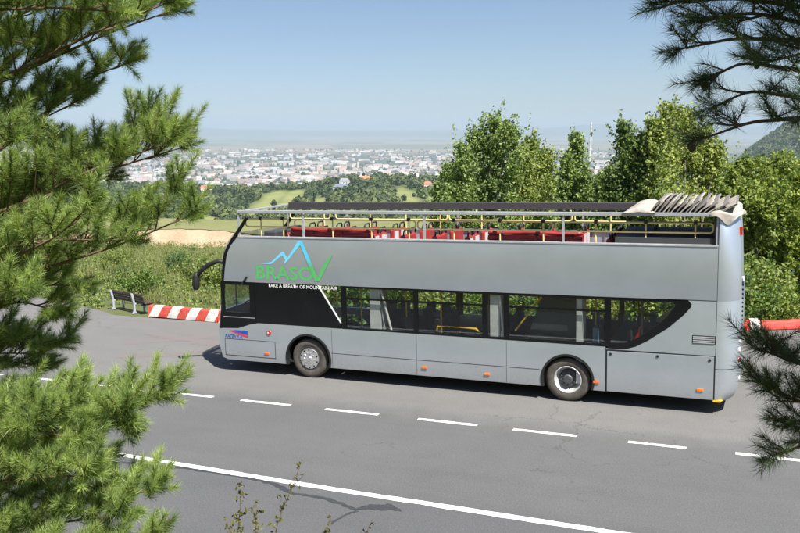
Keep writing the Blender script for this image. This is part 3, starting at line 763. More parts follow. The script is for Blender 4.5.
# wheels
def wheel(cx, y_out, sgn, front):
    """y_out: outer face; sgn +1 grows inwards"""
    Y = lambda d: y_out + sgn * d
    tyre_prof = [(0.285, 0.012), (0.30, 0.0), (0.36, -0.012), (0.42, -0.010), (0.455, 0.008), (0.474, 0.035), (0.48, 0.06), (0.48, 0.235), (0.455, 0.28), (0.30, 0.285), (0.28, 0.25)]
    mb = MB().lathe_y([(r, Y(d)) for r, d in tyre_prof], cx, 0.48, 48)
    # tread grooves as raised ribs round the rolling face
    for d in (0.10, 0.15, 0.20): mb.lathe_y([(0.481, Y(d)), (0.489, Y(d + 0.005)), (0.489, Y(d + 0.03)), (0.481, Y(d + 0.035))], cx, 0.48, 48)
    if front:
        disc = MB().lathe_y([(0.0, Y(-0.045)), (0.06, Y(-0.045)), (0.075, Y(-0.03)), (0.11, Y(-0.03)), (0.14, Y(-0.012)), (0.2, Y(-0.02)), (0.25, Y(-0.006)), (0.262, Y(0.02)), (0.272, Y(0.05))], cx, 0.48, 48)
    else:
        disc = MB().lathe_y([(0.0, Y(0.005)), (0.085, Y(0.005)), (0.10, Y(0.02)), (0.105, Y(0.09)), (0.15, Y(0.10)), (0.19, Y(0.115)), (0.20, Y(0.15))], cx, 0.48, 48)
    w = part(disc, 'wheel', M['alloy'] if front else M['hub'], smooth=True, autosm=True)
    mb.build('tyre', M['tyre'], w, None, smooth=True, autosm=True)
    if front:
        MB().lathe_y([(0.272, Y(0.05)), (0.268, Y(0.02)), (0.278, Y(0.004)), (0.292, Y(-0.004)), (0.298, Y(0.006))], cx, 0.48, 48).build('rim', M['hub'], w, None, smooth=True)
        for k in range(10):
            a = 2 * math.pi * (k + 0.5) / 10
            MB().lathe_y([(0.0, Y(-0.021)), (0.021, Y(-0.0215)), (0.022, Y(-0.010))], cx + 0.218 * math.cos(a), 0.48 + 0.218 * math.sin(a), 10).build('hand_hole', M['under'], w)
            a = 2 * math.pi * k / 10
            MB().lathe_y([(0.0, Y(-0.05)), (0.016, Y(-0.05)), (0.018, Y(-0.018))], cx + 0.155 * math.cos(a), 0.48 + 0.155 * math.sin(a), 6).build('bolt', M['alloy'], w)
    else:
        MB().lathe_y([(0.20, Y(0.16)), (0.215, Y(0.14)), (0.262, Y(0.05)), (0.268, Y(0.012)), (0.285, Y(-0.006)), (0.298, Y(0.002)), (0.30, Y(0.015))], cx, 0.48, 48).build('rim', M['steel'], w, None, smooth=True, autosm=True)
        for k in range(10):
            a = 2 * math.pi * (k + 0.3) / 10
            MB().lathe_y([(0.0, Y(0.06)), (0.017, Y(0.06)), (0.019, Y(0.11))], cx + 0.15 * math.cos(a), 0.48 + 0.15 * math.sin(a), 6).build('bolt', M['hub'], w)
            if k % 2 == 0: MB().lathe_y([(0.0, Y(-0.006)), (0.013, Y(-0.006)), (0.014, Y(0.01))], cx + 0.065 * math.cos(a), 0.48 + 0.065 * math.sin(a), 6).build('hub_bolt', M['hub'], w)
wheel(FW, 0.055, 1, True); wheel(RW, 0.045, 1, False)
wheel(FW, 2.445, -1, True); wheel(RW, 2.455, -1, False)
# underbody, floors, wheel boxes
part(MB().box(-8.5, -7.05, 0.06, 2.44, 0.30, 0.37).box(-5.45, -0.75, 0.06, 2.44, 0.30, 0.37).box(0.75, 2.9, 0.06, 2.44, 0.30, 0.40), 'floor', M['under'])
part(MB().box(-6.95, -5.55, 0.06, 2.44, 0.36, 0.40).box(-6.9, -5.6, 0.42, 2.08, 0.2, 0.36), 'front_axle_box', M['under'])
part(MB().box(-7.02, -6.93, 0.05, 0.75, 0.36, 1.16).box(-5.57, -5.48, 0.05, 0.75, 0.36, 1.16).box(-7.02, -5.48, 0.05, 0.75, 1.12, 1.16).box(-7.0, -5.5, 0.70, 0.75, 0.36, 1.12), 'wheel_box', M['under'])
part(MB().box(-0.74, -0.65, 0.05, 0.8, 0.36, 1.12).box(0.65, 0.74, 0.05, 0.8, 0.36, 1.12).box(-0.74, 0.74, 0.05, 0.8, 1.10, 1.14).box(-0.7, 0.7, 0.76, 0.8, 0.36, 1.1), 'wheel_box', M['under'])
part(MB().box(-0.7, 0.7, 0.5, 2.0, 0.25, 0.5), 'rear_axle_box', M['under'])
part(MB().box(0.85, 2.93, 0.10, 2.40, 0.40, 1.32), 'engine_bay', M['under'])
part(MB().box(-8.3, 2.94, 0.05, 2.45, 2.39, 2.47), 'upper_deck_floor', M['inner_dark'])
# ---- front end
FZ = [0.31, 0.38, 0.66, 1.0, 1.12, 1.6, 2.33, 2.65, 2.96, 3.15, 3.31, 3.6, 3.9]
FX = [-8.60, -8.70, -8.80, -8.80, -8.79, -8.73, -8.66, -8.63, -8.575, -8.48, -8.37, -8.13, -7.89]
def front_skin(z0, z1, th=0.04, inner=0.0):
    zs = sorted(set([z0, z1] + [z for z in FZ if z0 < z < z1])); ys = np.linspace(0, 2.5, 21)
    def row(z, dx):
        x = np.interp(z, FZ, FX); out = []
        for y in ys:
            e = abs(y - 1.25) / 1.25; out.append((x - 0.26 * (1 - e ** 3.2) + 0.06 * e ** 14 + dx, 0.004 + y * 0.9968, z))
        return out
    mb = MB(); vs = []
    for dx in (0.0, th):
        for z in zs: vs += row(z, dx)
    n = len(ys); m = len(zs); fs = []
    for i in range(m - 1):
        for k in range(n - 1):
            a = i * n + k; fs.append((a, a + n, a + n + 1, a + 1)); b_ = a + m * n; fs.append((b_, b_ + 1, b_ + n + 1, b_ + n))
    for i in range(m - 1):
        for k in (0, n - 1):
            a = i * n + k; b_ = a + m * n; fs.append((a, b_, b_ + n, a + n) if k == 0 else (a, a + n, b_ + n, b_))
    for k in range(n - 1):
        for i in (0, m - 1):
            a = i * n + k; b_ = a + m * n; fs.append((a, a + 1, b_ + 1, b_) if i == 0 else (a, b_, b_ + 1, a + 1))
    return mb.add(vs, fs)
part(front_skin(0.31, 1.098), 'front_bumper', M['silver'], smooth=True, autosm=True)
part(front_skin(1.10, 1.45), 'front_lower_band', M['black'], smooth=True, autosm=True)
part(front_skin(1.452, 2.30), 'windscreen', M['clear'], smooth=True, autosm=True)
part(front_skin(2.302, 2.60), 'destination_band', M['black'], smooth=True, autosm=True)
part(front_skin(2.602, 3.45), 'upper_windscreen', M['clear'], smooth=True, autosm=True)
# pillars that carry the curve up beside the deck
for y in (0.0, 2.455):
    zz = np.linspace(1.10, 3.90, 26)
    pa = [(float(np.interp(z, FZ, FX)) + 0.055, float(z)) for z in zz]
    ins = np.interp(zz, [1.1, 2.3, 2.8, 3.4, 3.9], [0.06, 0.06, 0.09, 0.10, 0.07])
    pb = [(x + float(i), z) for (x, z), i in zip(pa, ins)]
    part(MB().prism(pa + pb[::-1], y - 0.003, y + 0.06), 'windscreen_pillar', M['black'])
# ---- rear end
def rear_skin(zs, off, name, mat):
    plan = [(2.95, 0.0)] + [(2.95 + 0.44 * math.sin(math.radians(a)), 0.44 - 0.44 * math.cos(math.radians(a))) for a in range(8, 91, 8)]
    plan += [(3.395, 0.60), (3.42, 1.0), (3.425, 1.25)]
    plan += [(x, 2.5 - y) for x, y in plan[-2::-1]]
    mb = MB(); vs = []; n = len(plan)
    for z, o in zip(zs, off):
        for x, y in plan:
            vs.append((max(2.95, x + o * min(1, (x - 2.95) / 0.3)), y + (0 if x < 3.0 else 0), z))
    fs = [(i * n + k, i * n + k + 1, (i + 1) * n + k + 1, (i + 1) * n + k) for i in range(len(zs) - 1) for k in range(n - 1)]
    fs += [tuple(range(n - 1, -1, -1)), tuple((len(zs) - 1) * n + k for k in range(n))]
    return part(mb.add(vs, fs), name, mat, smooth=True, autosm=True)
rear_skin([0.955, 1.3, 2.0, 3.0, 3.6, 3.95, 4.06], [0.0, 0.0, 0.015, -0.01, -0.04, -0.07, -0.10], 'rear_body', M['silver'])
rear_skin([0.29, 0.34, 0.5, 0.75, 0.94], [-0.14, -0.08, -0.02, 0.02, 0.02], 'rear_bumper', M['silver'])
part(MB().box(2.952, 3.35, 0.42, 2.08, 0.938, 0.957), 'bumper_gap', M['rubber'])
part(MB().box(2.939, 2.951, 0.004, 2.49, 0.31, 3.99), 'corner_seam', M['rubber'])
g = part(MB().box(3.385, 3.43, 0.52, 2.0, 1.62, 2.62), 'rear_grille', M['under'])
for k in range(11): MB().box(3.39, 3.452, 0.50, 2.02, 1.64 + k * 0.088, 1.69 + k * 0.088).build('slat', M['silver'], g)
for z, mt in ((1.50, 'white_lamp'), (1.30, 'white_lamp'), (1.10, 'red_lamp'), (0.72, 'white_lamp')):
    for y in (0.36, 2.14):
        mb = MB(); n = 12
        prof = [(0.062, 0.0), (0.058, 0.03), (0.04, 0.05), (0.0, 0.056)]
        vs = [(3.36 + d + 0.0, y + r * math.cos(2 * math.pi * k / n), z + r * math.sin(2 * math.pi * k / n)) for r, d in prof for k in range(n)]
        fs = [(i * n + k, i * n + (k + 1) % n, (i + 1) * n + (k + 1) % n, (i + 1) * n + k) for i in range(3) for k in range(n)]
        part(mb.add(vs, fs), 'tail_lamp', M[mt], smooth=True)
part(MB().box(3.30, 3.372, 0.30, 0.40, 3.62, 3.78), 'marker_lamp', M['red_lamp'])
part(MB().box(3.392, 3.44, 0.55, 0.75, 2.66, 2.74), 'rear_handle', M['white_lamp'], bevel=0.02)
part(MB().prism([(2.92, 0.275), (3.06, 0.275), (3.10, 0.315), (2.92, 0.315)], 0.0, 0.12), 'yellow_bumper_strip', M['yellow2'])
lv = part(MB().box(2.50, 2.94, -0.004, 0.01, 1.455, 1.625), 'side_vent', M['under'])
for k in range(4): MB().prism([(2.515, 1.468 + k * 0.038), (2.925, 1.468 + k * 0.038), (2.925, 1.490 + k * 0.038), (2.515, 1.490 + k * 0.038)], -0.016, 0.0).build('louvre', M['rail'], lv)
# side lamps and the filler cap
for x, z in ((-7.40, 0.535), (-3.25, 0.50), (-1.77, 0.47), (0.61, 0.492), (2.67, 0.50)):
    part(MB().box(x - 0.065, x + 0.065, -0.028, -0.002, z - 0.028, z + 0.028), 'side_marker', M['orange'], bevel=0.01)
part(MB().lathe_y([(0.0, -0.02), (0.055, -0.02), (0.06, -0.001)], -7.32, 1.065, 20), 'side_repeater', M['red_lamp'])
part(MB().lathe_y([(0.0, -0.024), (0.02, -0.024), (0.022, -0.019)], -7.335, 1.065, 12), 'repeater_lens', M['white_lamp'])
# ---- lower window band, near side
for (x0, x1, z0, z1, nm) in [(-8.70, -7.68, 1.10, 1.53, 'driver_door_panel'), (-8.66, -7.68, 2.225, 2.305, 'window_rail'), (-7.83, -7.68, 1.53, 2.225, 'window_post'), (-8.66, -8.575, 1.53, 2.225, 'window_post')]:
    if nm == 'driver_door_panel':
        part(MB().prism([(-8.72, 1.103), (-8.2, 1.128), (-7.85, 1.243), (-7.68, 1.28), (-7.68, 1.53), (-8.70, 1.53)], 0.004, 0.04), nm, M['black'])
    else: part(MB().box(x0, x1, 0.006, 0.05, z0, z1), nm, M['black'])
part(MB().box(-8.62, -7.70, 0.0, 0.03, 1.40, 1.416), 'trim_strip', M['rail'])
part(MB().box(-8.235, -8.215, 0.01, 0.04, 1.53, 2.225), 'window_divider', M['rubber'])
part(MB().box(-8.575, -8.236, 0.018, 0.024, 1.53, 2.225), 'driver_window', M['clear'])
part(MB().box(-8.214, -7.83, 0.022, 0.028, 1.53, 2.225), 'driver_window', M['clear'])
part(MB().prism([(-7.672, 1.285), (-5.36, 1.275), (-5.36, 1.42), (-5.93, 2.30), (-7.672, 2.30)], 0.008, 0.035), 'black_side_panel', M['black'])
part(MB().prism([(-5.36, 1.42), (-5.33, 1.42), (-5.895, 2.30), (-5.93, 2.30)], 0.002, 0.034), 'stair_edge', M['white'])
part(MB().prism([(-5.33, 1.42), (-5.325, 1.42), (-5.325, 2.30), (-5.895, 2.30)], 0.014, 0.02), 'window_pane', M['glass'])
posts = [(-5.32, -5.20), (-3.49, -3.39), (-1.87, -1.74), (-1.39, -1.27), (0.765, 0.835)]
for x0, x1 in posts: part(MB().box(x0, x1, 0.004, 0.06, 1.27, 2.325), 'window_post', M['black'])
part(MB().box(-5.20, 0.765, 0.006, 0.05, 1.27, 1.325), 'window_rail', M['black'])
part(MB().box(-5.20, 0.765, 0.006, 0.05, 2.265, 2.318), 'window_rail', M['black'])
for (x0, x1) in ((-5.20, -3.49), (-3.39, -1.87), (-1.27, 0.765)):
    part(MB().box(x0, x1, 0.008, 0.045, 1.995, 2.035), 'window_transom', M['black'])
    part(MB().box(x0, x1, 0.018, 0.024, 2.035, 2.265), 'window_pane', M['glass'])
    part(MB().box(x0, x1, 0.016, 0.022, 1.325, 1.995), 'window_pane', M['glass'])
part(MB().box(-1.74, -1.39, 0.018, 0.024, 1.325, 2.265), 'window_pane', M['glass'])
tail_out = [(0.835, 1.236), (1.19, 1.238), (1.40, 1.308), (1.64, 1.448), (2.04, 1.743), (2.33, 2.023), (2.465, 2.193), (2.472, 2.25), (2.41, 2.32), (0.835, 2.32)]
tail_in = [(0.90, 1.36), (1.16, 1.37), (1.35, 1.44), (1.56, 1.57), (1.84, 1.80), (2.02, 1.99), (2.16, 2.20), (2.17, 2.245), (2.12, 2.265), (0.90, 2.265)]
mb = MB(); n = len(tail_out)
mb.add([(x, 0.006, z) for x, z in tail_out] + [(x, 0.006, z) for x, z in tail_in] + [(x, 0.045, z) for x, z in tail_in] + [(x, 0.045, z) for x, z in tail_out],
       [f for i in range(n) for f in ((i, (i + 1) % n, n + (i + 1) % n, n + i), (n + i, n + (i + 1) % n, 2 * n + (i + 1) % n, 2 * n + i), (2 * n + i, 2 * n + (i + 1) % n, 3 * n + (i + 1) % n, 3 * n + i))])
part(mb, 'tail_window_frame', M['black'])
part(MB().prism(tail_in, 0.016, 0.022), 'tail_window', M['glass'])
part(MB().box(1.50, 1.54, 0.03, 0.05, 1.5, 2.265), 'window_divider', M['rubber'])
# far side window band with the two doors
for x0, x1 in ((-8.6, -8.5), (-7.45, -7.35), (-5.5, -5.38), (-3.28, -3.10), (-2.55, -2.40), (-0.9, -0.78), (0.75, 0.87), (2.3, 2.94)):
    part(MB().box(x0, x1, 2.44, 2.496, 1.25, 2.33), 'window_post', M['black'])
part(MB().box(-8.55, 2.3, 2.45, 2.494, 2.22, 2.325), 'window_rail', M['black'])
for x0, x1 in ((-8.5, -7.45), (-5.38, -3.28), (-2.40, -0.9), (-0.78, 0.75), (0.87, 2.3)):
    part(MB().box(x0, x1, 2.47, 2.476, 1.25, 2.22), 'far_window_pane', M['clear'])
part(MB().box(-3.10, -2.55, 2.472, 2.478, 1.26, 2.22), 'door_glass', M['clear'])
part(MB().box(-7.35, -5.5, 2.46, 2.49, 1.26, 2.22), 'front_door', M['glass'])
# ---- interior, lower deck
part(MB().box(-4.62, -4.36, 0.10, 0.50, 0.40, 2.38), 'partition', M['inner_grey'])
part(MB().tube([(-4.34, 0.10, 2.3), (-4.05, 0.07, 1.2)], 0.028, 8), 'partition_rail', M['white'])
part(MB().box(-1.72, -1.50, 0.10, 0.45, 0.40, 2.38), 'partition', M['inner_grey'])
part(MB().tube([(-1.50, 0.09, 2.28), (-1.40, 0.09, 1.28)], 0.028, 8), 'partition_rail', M['white'])
part(MB().prism([(-1.22, 0.42), (0.10, 0.42), (0.18, 2.38), (-0.55, 2.38)], 0.25, 0.95), 'staircase', M['inner_dark'])
part(MB().tube([(-1.18, 0.22, 1.45), (-0.50, 0.22, 2.36)], 0.02, 8), 'stair_handrail', M['yellow2'])
part(MB().box(-8.3, -7.75, 0.25, 0.8, 0.4, 1.35), 'driver_cab', M['inner_dark'])
dseat = part(MB().box(-8.02, -7.86, 0.35, 0.80, 1.2, 1.95), 'driver_seat', M['dark_seat'], bevel=0.03)
part(MB().tube([(-8.35 + 0.1 * math.sin(a), 0.6 + 0.22 * math.cos(a), 1.52 + 0.20 * math.sin(a)) for a in np.linspace(0, 6.28, 17)], 0.014, 6), 'steering_wheel', M['rubber'])
for x, y in ((-5.05, 0.55), (-3.9, 0.6), (-2.95, 0.35), (-2.2, 1.9), (-1.9, 0.6), (0.5, 0.6), (-4.9, 1.8), (-5.55, 0.25), (1.25, 1.9)):
    part(MB().tube([(x, y, 0.4), (x, y, 2.39)], 0.018, 8), 'grab_pole', M['yellow2'])
part(MB().tube([(-2.98, 0.10, 1.34), (-2.95, 0.10, 1.47), (-2.05, 0.10, 1.46), (-1.95, 0.10, 1.38)], 0.026, 8), 'yellow_bar', M['yellow2'], smooth=True)
part(MB().tube([(1.35, 0.30, 1.34), (1.48, 0.32, 1.66)], 0.035, 8), 'red_belt_post', M['red_lamp'])
part(MB().box(-4.3, -3.3, 1.75, 2.4, 0.4, 1.32).box(-2.4, -1.2, 1.9, 2.4, 0.4, 1.2), 'luggage_box', M['inner_dark'])
def lower_seat(x, y, mat):
    s = part(MB().box(x - 0.06, x + 0.06, y - 0.21, y + 0.21, 0.85, 1.60), 'seat', mat, bevel=0.03)
    MB().box(x - 0.48, x - 0.02, y - 0.21, y + 0.21, 0.78, 0.90).build('cushion', mat, s, None, bevel=0.03)
    MB().box(x - 0.40, x - 0.06, y - 0.18, y + 0.18, 0.40, 0.78).build('pedestal', M['inner_dark'], s)
for x, y, mt in [(-4.9, 2.1, 'dark_seat'), (-4.9, 1.65, 'dark_seat'), (-3.0, 1.3, 'dark_seat'), (-3.75, 0.42, 'dark_seat'), (-3.0, 0.42, 'dark_seat'), (-3.7, 1.5, 'dark_seat'), (0.55, 0.45, 'blue_lit_seat'), (0.30, 1.95, 'blue_lit_seat'), (-0.45, 1.95, 'dark_seat'), (1.25, 0.45, 'dark_seat'), (1.3, 1.9, 'dark_seat'), (1.95, 1.5, 'dark_seat')]:
    lower_seat(x, y, M[mt])
part(MB().box(0.17, 0.29, 0.10, 0.6, 0.4, 2.38), 'partition', M['inner_grey'])
for x, y, mt in [(-5.3, 2.15, 'dark_seat'), (-4.55, 2.15, 'dark_seat'), (-3.85, 2.15, 'dark_seat'), (-3.45, 2.15, 'dark_seat'), (-2.2, 2.15, 'dark_seat'), (-1.55, 2.15, 'dark_seat'), (-0.95, 2.15, 'dark_seat'), (0.85, 2.15, 'dark_seat'), (1.55, 2.15, 'blue_lit_seat'), (2.2, 2.15, 'dark_seat')]:
    lower_seat(x, y, M[mt])
part(MB().box(-5.45, -3.2, 2.38, 2.44, 0.4, 1.33).box(-2.45, -0.9, 2.38, 2.44, 0.4, 1.33).box(-0.8, 2.8, 2.38, 2.44, 0.4, 1.33), 'inner_lining', M['inner_dark'])
# ---- open upper deck
part(MB().box(-8.05, 2.94, -0.012, 0.09, 3.403, 3.445), 'deck_cap_rail', M['rail'], bevel=0.006)
part(MB().box(-8.05, 2.94, 2.41, 2.512, 3.403, 3.445), 'deck_cap_rail', M['rail'], bevel=0.006)
part(MB().box(-8.07, 2.96, 0.0, 0.085, 4.0, 4.075), 'top_rail', M['rail'], bevel=0.008)
part(MB().box(-7.98, 1.3, 2.38, 2.49, 3.93, 4.10), 'far_top_rail', M['darkrail'], bevel=0.008)  # dark colour includes the shade on the rail's inner face, painted in
part(MB().box(1.302, 2.96, 2.38, 2.488, 3.95, 4.065), 'far_top_rail', M['darkrail'], bevel=0.008)
part(MB().box(-8.07, -8.01, 0.085, 2.38, 4.01, 4.055), 'front_cross_rail', M['rail'], bevel=0.006)
for x in (-8.05, -6.26, -3.20, -0.10, 2.92):
    part(MB().box(x - 0.022, x + 0.022, 0.02, 0.065, 3.445, 3.985), 'rail_post', M['rail'])
    part(MB().box(x - 0.022, x + 0.022, 2.42, 2.465, 3.445, 3.975), 'rail_post', M['rail'])
def loop(x0, x1, y, z0=3.665, z1=3.855, r=0.07):
    P = []
    for (cx, cz, a0) in ((x1 - r, z1 - r, 90), (x1 - r, z0 + r, 0), (x0 + r, z0 + r, -90), (x0 + r, z1 - r, -180)):
        for k in range(5):
            a = math.radians(a0 - 90 * k / 4); P.append((cx + r * math.cos(a), y, cz + r * math.sin(a)))
    P.append(P[0]); return MB().tube(P, 0.019, 8, cap=False, ref=np.array([0, 1.0, 0]))
for y in (0.15, 2.35):
    for x0, x1 in ((-7.92, -6.72), (-6.55, -3.45), (-3.40, -0.35), (-0.28, 2.84)):
        part(loop(x0, x1, y), 'guard_rail', M['yellow'], smooth=True)
    for x in (-7.5, -6.88, -5.55, -4.55, -3.62, -2.55, -1.5, -0.55, 0.55, 1.55, 2.5):
        part(MB().tube([(x, y + 0.025 * (1 if y < 1 else -1), 2.47), (x, y + 0.025 * (1 if y < 1 else -1), 3.88)], 0.017, 8), 'guard_post', M['yellow'])
        part(MB().box(x - 0.035, x + 0.035, y - 0.03, y + 0.045, 3.835, 3.91), 'post_clamp', M['rubber'])
# upper deck seats: one built, the rest copied
sp_back = MB().box(-0.05, 0.05, -0.205, 0.205, 0.45, 1.03); us = sp_back.build('seat', M['red_vinyl'], bus, None, bevel=0.04)
ush = MB().tube([(0.02, -0.15, 1.0), (0.03, -0.15, 1.10), (0.035, -0.10, 1.15), (0.035, 0.10, 1.15), (0.03, 0.15, 1.10), (0.02, 0.15, 1.0)], 0.02, 8).build('grab_handle', M['rubber'], us, None, smooth=True)
usc = MB().box(-0.48, -0.02, -0.205, 0.205, 0.38, 0.50).build('cushion', M['red_vinyl'], us, None, bevel=0.04)
usp = MB().box(-0.36, -0.10, -0.12, 0.12, 0.0, 0.38).build('pedestal', M['inner_dark'], us)
usi = MB().box(0.045, 0.062, -0.13, 0.13, 0.60, 0.98).build('seat_inlay', M['grey_vinyl'], us)
first = True
for i, x in enumerate(np.arange(-6.9, 1.6, 0.77)):
    for y in (0.42, 0.86, 1.64, 2.08):
        loc = np.array([x, y, 2.47]) - BO
        if first: us.location = loc; first = False; continue
        c = us.copy(); col.objects.link(c); c.location = loc; c.parent = bus
        for ch in (ush, usc, usp, usi):
            if ch is usi and i % 3 != 0: continue
            k = ch.copy(); col.objects.link(k); k.parent = c
def red_roll(x0, x1, y, zc, seed):
    r = np.random.default_rng(seed); mb = MB(); n = 22
    for s, (dy, dz, rad) in enumerate(((0, 0.0, 0.052), (0.05, 0.045, 0.05), (0.02, 0.095, 0.045), (-0.03, -0.05, 0.045))):
        ph = r.uniform(0, 6)
        mb.tube([(x0 + (x1 - x0) * k / (n - 1), y + dy + 0.01 * math.sin(k * .7 + ph), zc + dz + 0.014 * math.sin(k * 0.45 + ph * 2) * (1 if s else .4)) for k in range(n)],
                [rad * (0.75 if k in (0, n - 1) else 1.0) for k in range(n)], 10)
    return part(mb, 'rolled_red_cover', M['red_vinyl'], smooth=True)
red_roll(-6.75, -4.65, 0.30, 3.505, 1); red_roll(-1.80, 0.25, 0.30, 3.50, 2)
part(MB().box(-7.55, -7.2, 0.35, 1.9, 3.0, 3.54), 'front_bulkhead', M['inner_dark'], bevel=0.04)
part(MB().box(0.95, 2.9, 0.10, 2.4, 2.47, 3.56), 'rear_deck_box', M['inner_dark'])
part(MB().box(2.86, 2.94, 0.06, 2.44, 3.445, 3.97), 'rear_bulkhead', M['inner_dark'])
# folded canvas roof at the back
rc_ = np.random.default_rng(11)
NF = 17
for k in range(NF):
    x = 1.62 + k * 0.084 + rc_.normal(0, 0.008); lean = 0.17 + 0.16 * (k / NF) ** 2 + rc_.normal(0, 0.025); hgt = 0.235 + rc_.normal(0, 0.02) - 0.05 * (k / NF) ** 3
    ny = 14; vs = []; fs = []
    prof = [(0.0, 0.0), (lean * 0.5 - 0.012, hgt * 0.55), (lean - 0.012, hgt), (lean + 0.018, hgt + 0.012), (lean + 0.03, hgt - 0.012), (lean * 0.5 + 0.012, hgt * 0.5), (0.022, 0.0)]
    for j in range(ny):
        y = 0.02 + 2.46 * j / (ny - 1); e = max(0.0, math.sin(math.pi * j / (ny - 1))) ** 0.35
        w = 0.015 * math.sin(j * 1.9 + k) + rc_.normal(0, 0.006)
        vs += [(x + px_ + w * (pz > 0.01), y, 4.07 + pz * (0.9 + 0.16 * e) + w * 0.6 * (pz > 0.01)) for px_, pz in prof]
    m_ = len(prof)
    for j in range(ny - 1):
        for q in range(m_ - 1): fs.append((j * m_ + q, j * m_ + q + 1, (j + 1) * m_ + q + 1, (j + 1) * m_ + q))
    fs += [tuple(range(m_)), tuple((ny - 1) * m_ + q for q in range(m_ - 1, -1, -1))]
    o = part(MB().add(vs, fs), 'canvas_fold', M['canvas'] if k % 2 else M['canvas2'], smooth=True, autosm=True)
part(MB().box(1.55, 3.0, 0.09, 2.38, 4.03, 4.075), 'canopy_carriage', M['darkrail'])
def cloth(name, P, mat, th=0.012):
    n, m_ = P.shape[:2]; o = link(name, grid_mesh(name, P), mat, bus, OFF)
    so = o.modifiers.new('thickness', 'SOLIDIFY'); so.thickness = th; return o
us_, vs_ = np.meshgrid(np.linspace(0, 1, 26), np.linspace(0, 1, 26))
zl = 4.075 + 0.17 * np.maximum(0, np.sin(np.pi * np.clip(us_ * 1.02, 0, 1) ** 1.25)) ** 0.8 * np.maximum(0, np.sin(np.pi * np.clip(vs_, 0, 1))) ** 0.3 + 0.05 * fbm(us_ * 4, vs_ * 7) * np.sin(np.pi * us_)
cloth('bunched_canvas', np.stack([1.12 + 0.62 * us_ + 0.05 * fbm(us_ * 3 + 5, vs_ * 6), -0.03 + 2.5 * vs_, zl], -1), M['canvas'])
# loose flap hanging over the rear corner
fu, fv = np.meshgrid(np.linspace(0, 1, 22), np.linspace(0, 1, 30))
ang = np.radians(-25 + 118 * fu); rr = 0.455 + 0.03 * np.sin(fu * 13) * fv + 0.01 * fv
drop = np.clip(fv * 1.5 - 0.5, 0, 1) * (0.03 + 0.20 * np.exp(-((fu - 0.38) / 0.15) ** 2) + 0.03 * np.sin(fu * 9))
px_ = 2.95 + np.where(fv < 0.334, rr * np.sin(ang) * (0.15 + 2.55 * fv), rr * np.sin(ang)); py_ = 0.44 - np.where(fv < 0.334, rr * np.cos(ang) * (0.15 + 2.55 * fv), rr * np.cos(ang))
pz_ = 4.15 + 0.03 * np.sin(fu * 9) - 0.09 * np.clip(fv / 0.334, 0, 1) ** 2 - drop
cloth('canvas_flap', np.stack([px_, py_, pz_], -1), M['canvas'])
tu, tv = np.meshgrid(np.linspace(0, 1, 14), np.linspace(0, 1, 30))
cloth('rear_canvas', np.stack([2.90 + 0.46 * tu, 0.3 + 1.95 * tv, 4.13 + 0.04 * np.sin(tv * 17 + tu * 5) - 0.35 * np.clip(tu - 0.8, 0, 1)], -1), M['canvas'])
# ---- mirror
part(MB().tube([(-8.52, 0.10, 2.76), (-8.72, 0.05, 2.80), (-8.98, 0.0, 2.70), (-9.20, -0.02, 2.55), (-9.33, -0.02, 2.40)], [0.05, 0.055, 0.06, 0.055, 0.045], 10), 'mirror_arm', M['rubber'], smooth=True)
mh = part(MB().tube([(-9.32, -0.02, 2.50), (-9.36, -0.02, 2.40), (-9.375, -0.02, 2.22), (-9.37, -0.02, 2.10), (-9.36, -0.02, 2.05)], [0.05, 0.085, 0.095, 0.08, 0.045], 12), 'mirror_housing', M['rubber'], smooth=True)
part(MB().tube([(-8.02, -0.02, 2.24), (-7.93, -0.03, 2.36), (-7.86, -0.03, 2.44)], 0.022, 8), 'side_camera_arm', M['rubber'])
# ---- lettering and emblems
def text_mesh(body, x0, x1, z0, z1, mat, name, y=-0.004, bold=0.02, shear=0.0, parent=None):
    cu = bpy.data.curves.new(name, 'FONT'); cu.body = body; cu.size = 1.0; cu.offset = bold; cu.shear = shear; cu.resolution_u = 3
    t = bpy.data.objects.new(name + '_curve', cu); col.objects.link(t)
    bpy.context.view_layer.update()
    me = bpy.data.meshes.new_from_object(t.evaluated_get(bpy.context.evaluated_depsgraph_get()))
    bpy.data.objects.remove(t); bpy.data.curves.remove(cu)
    co = np.zeros(len(me.vertices) * 3); me.vertices.foreach_get('co', co); co = co.reshape(-1, 3)
    mn, mx = co.min(0), co.max(0)
    q = np.zeros_like(co); q[:, 0] = x0 + (co[:, 0] - mn[0]) / (mx[0] - mn[0]) * (x1 - x0); q[:, 2] = z0 + (co[:, 1] - mn[1]) / (mx[1] - mn[1]) * (z1 - z0); q[:, 1] = y
    me.vertices.foreach_set('co', q.ravel()); me.materials.clear(); me.materials.append(mat); me.update()
    me.name = name
    return link(name, me, None, bus, OFF)
text_mesh('BRASO', -7.60, -6.02, 2.395, 2.735, M['green'], 'green_lettering', bold=0.024)
text_mesh('TAKE A BREATH OF MOUNTAIN AIR', -7.28, -5.40, 2.205, 2.29, M['white'], 'white_slogan', y=-0.003, bold=0.012)
text_mesh('RATBV S.A.', -8.60, -8.08, 0.865, 0.955, M['blue'], 'operator_lettering', y=-0.003, bold=0.02, shear=0.25)
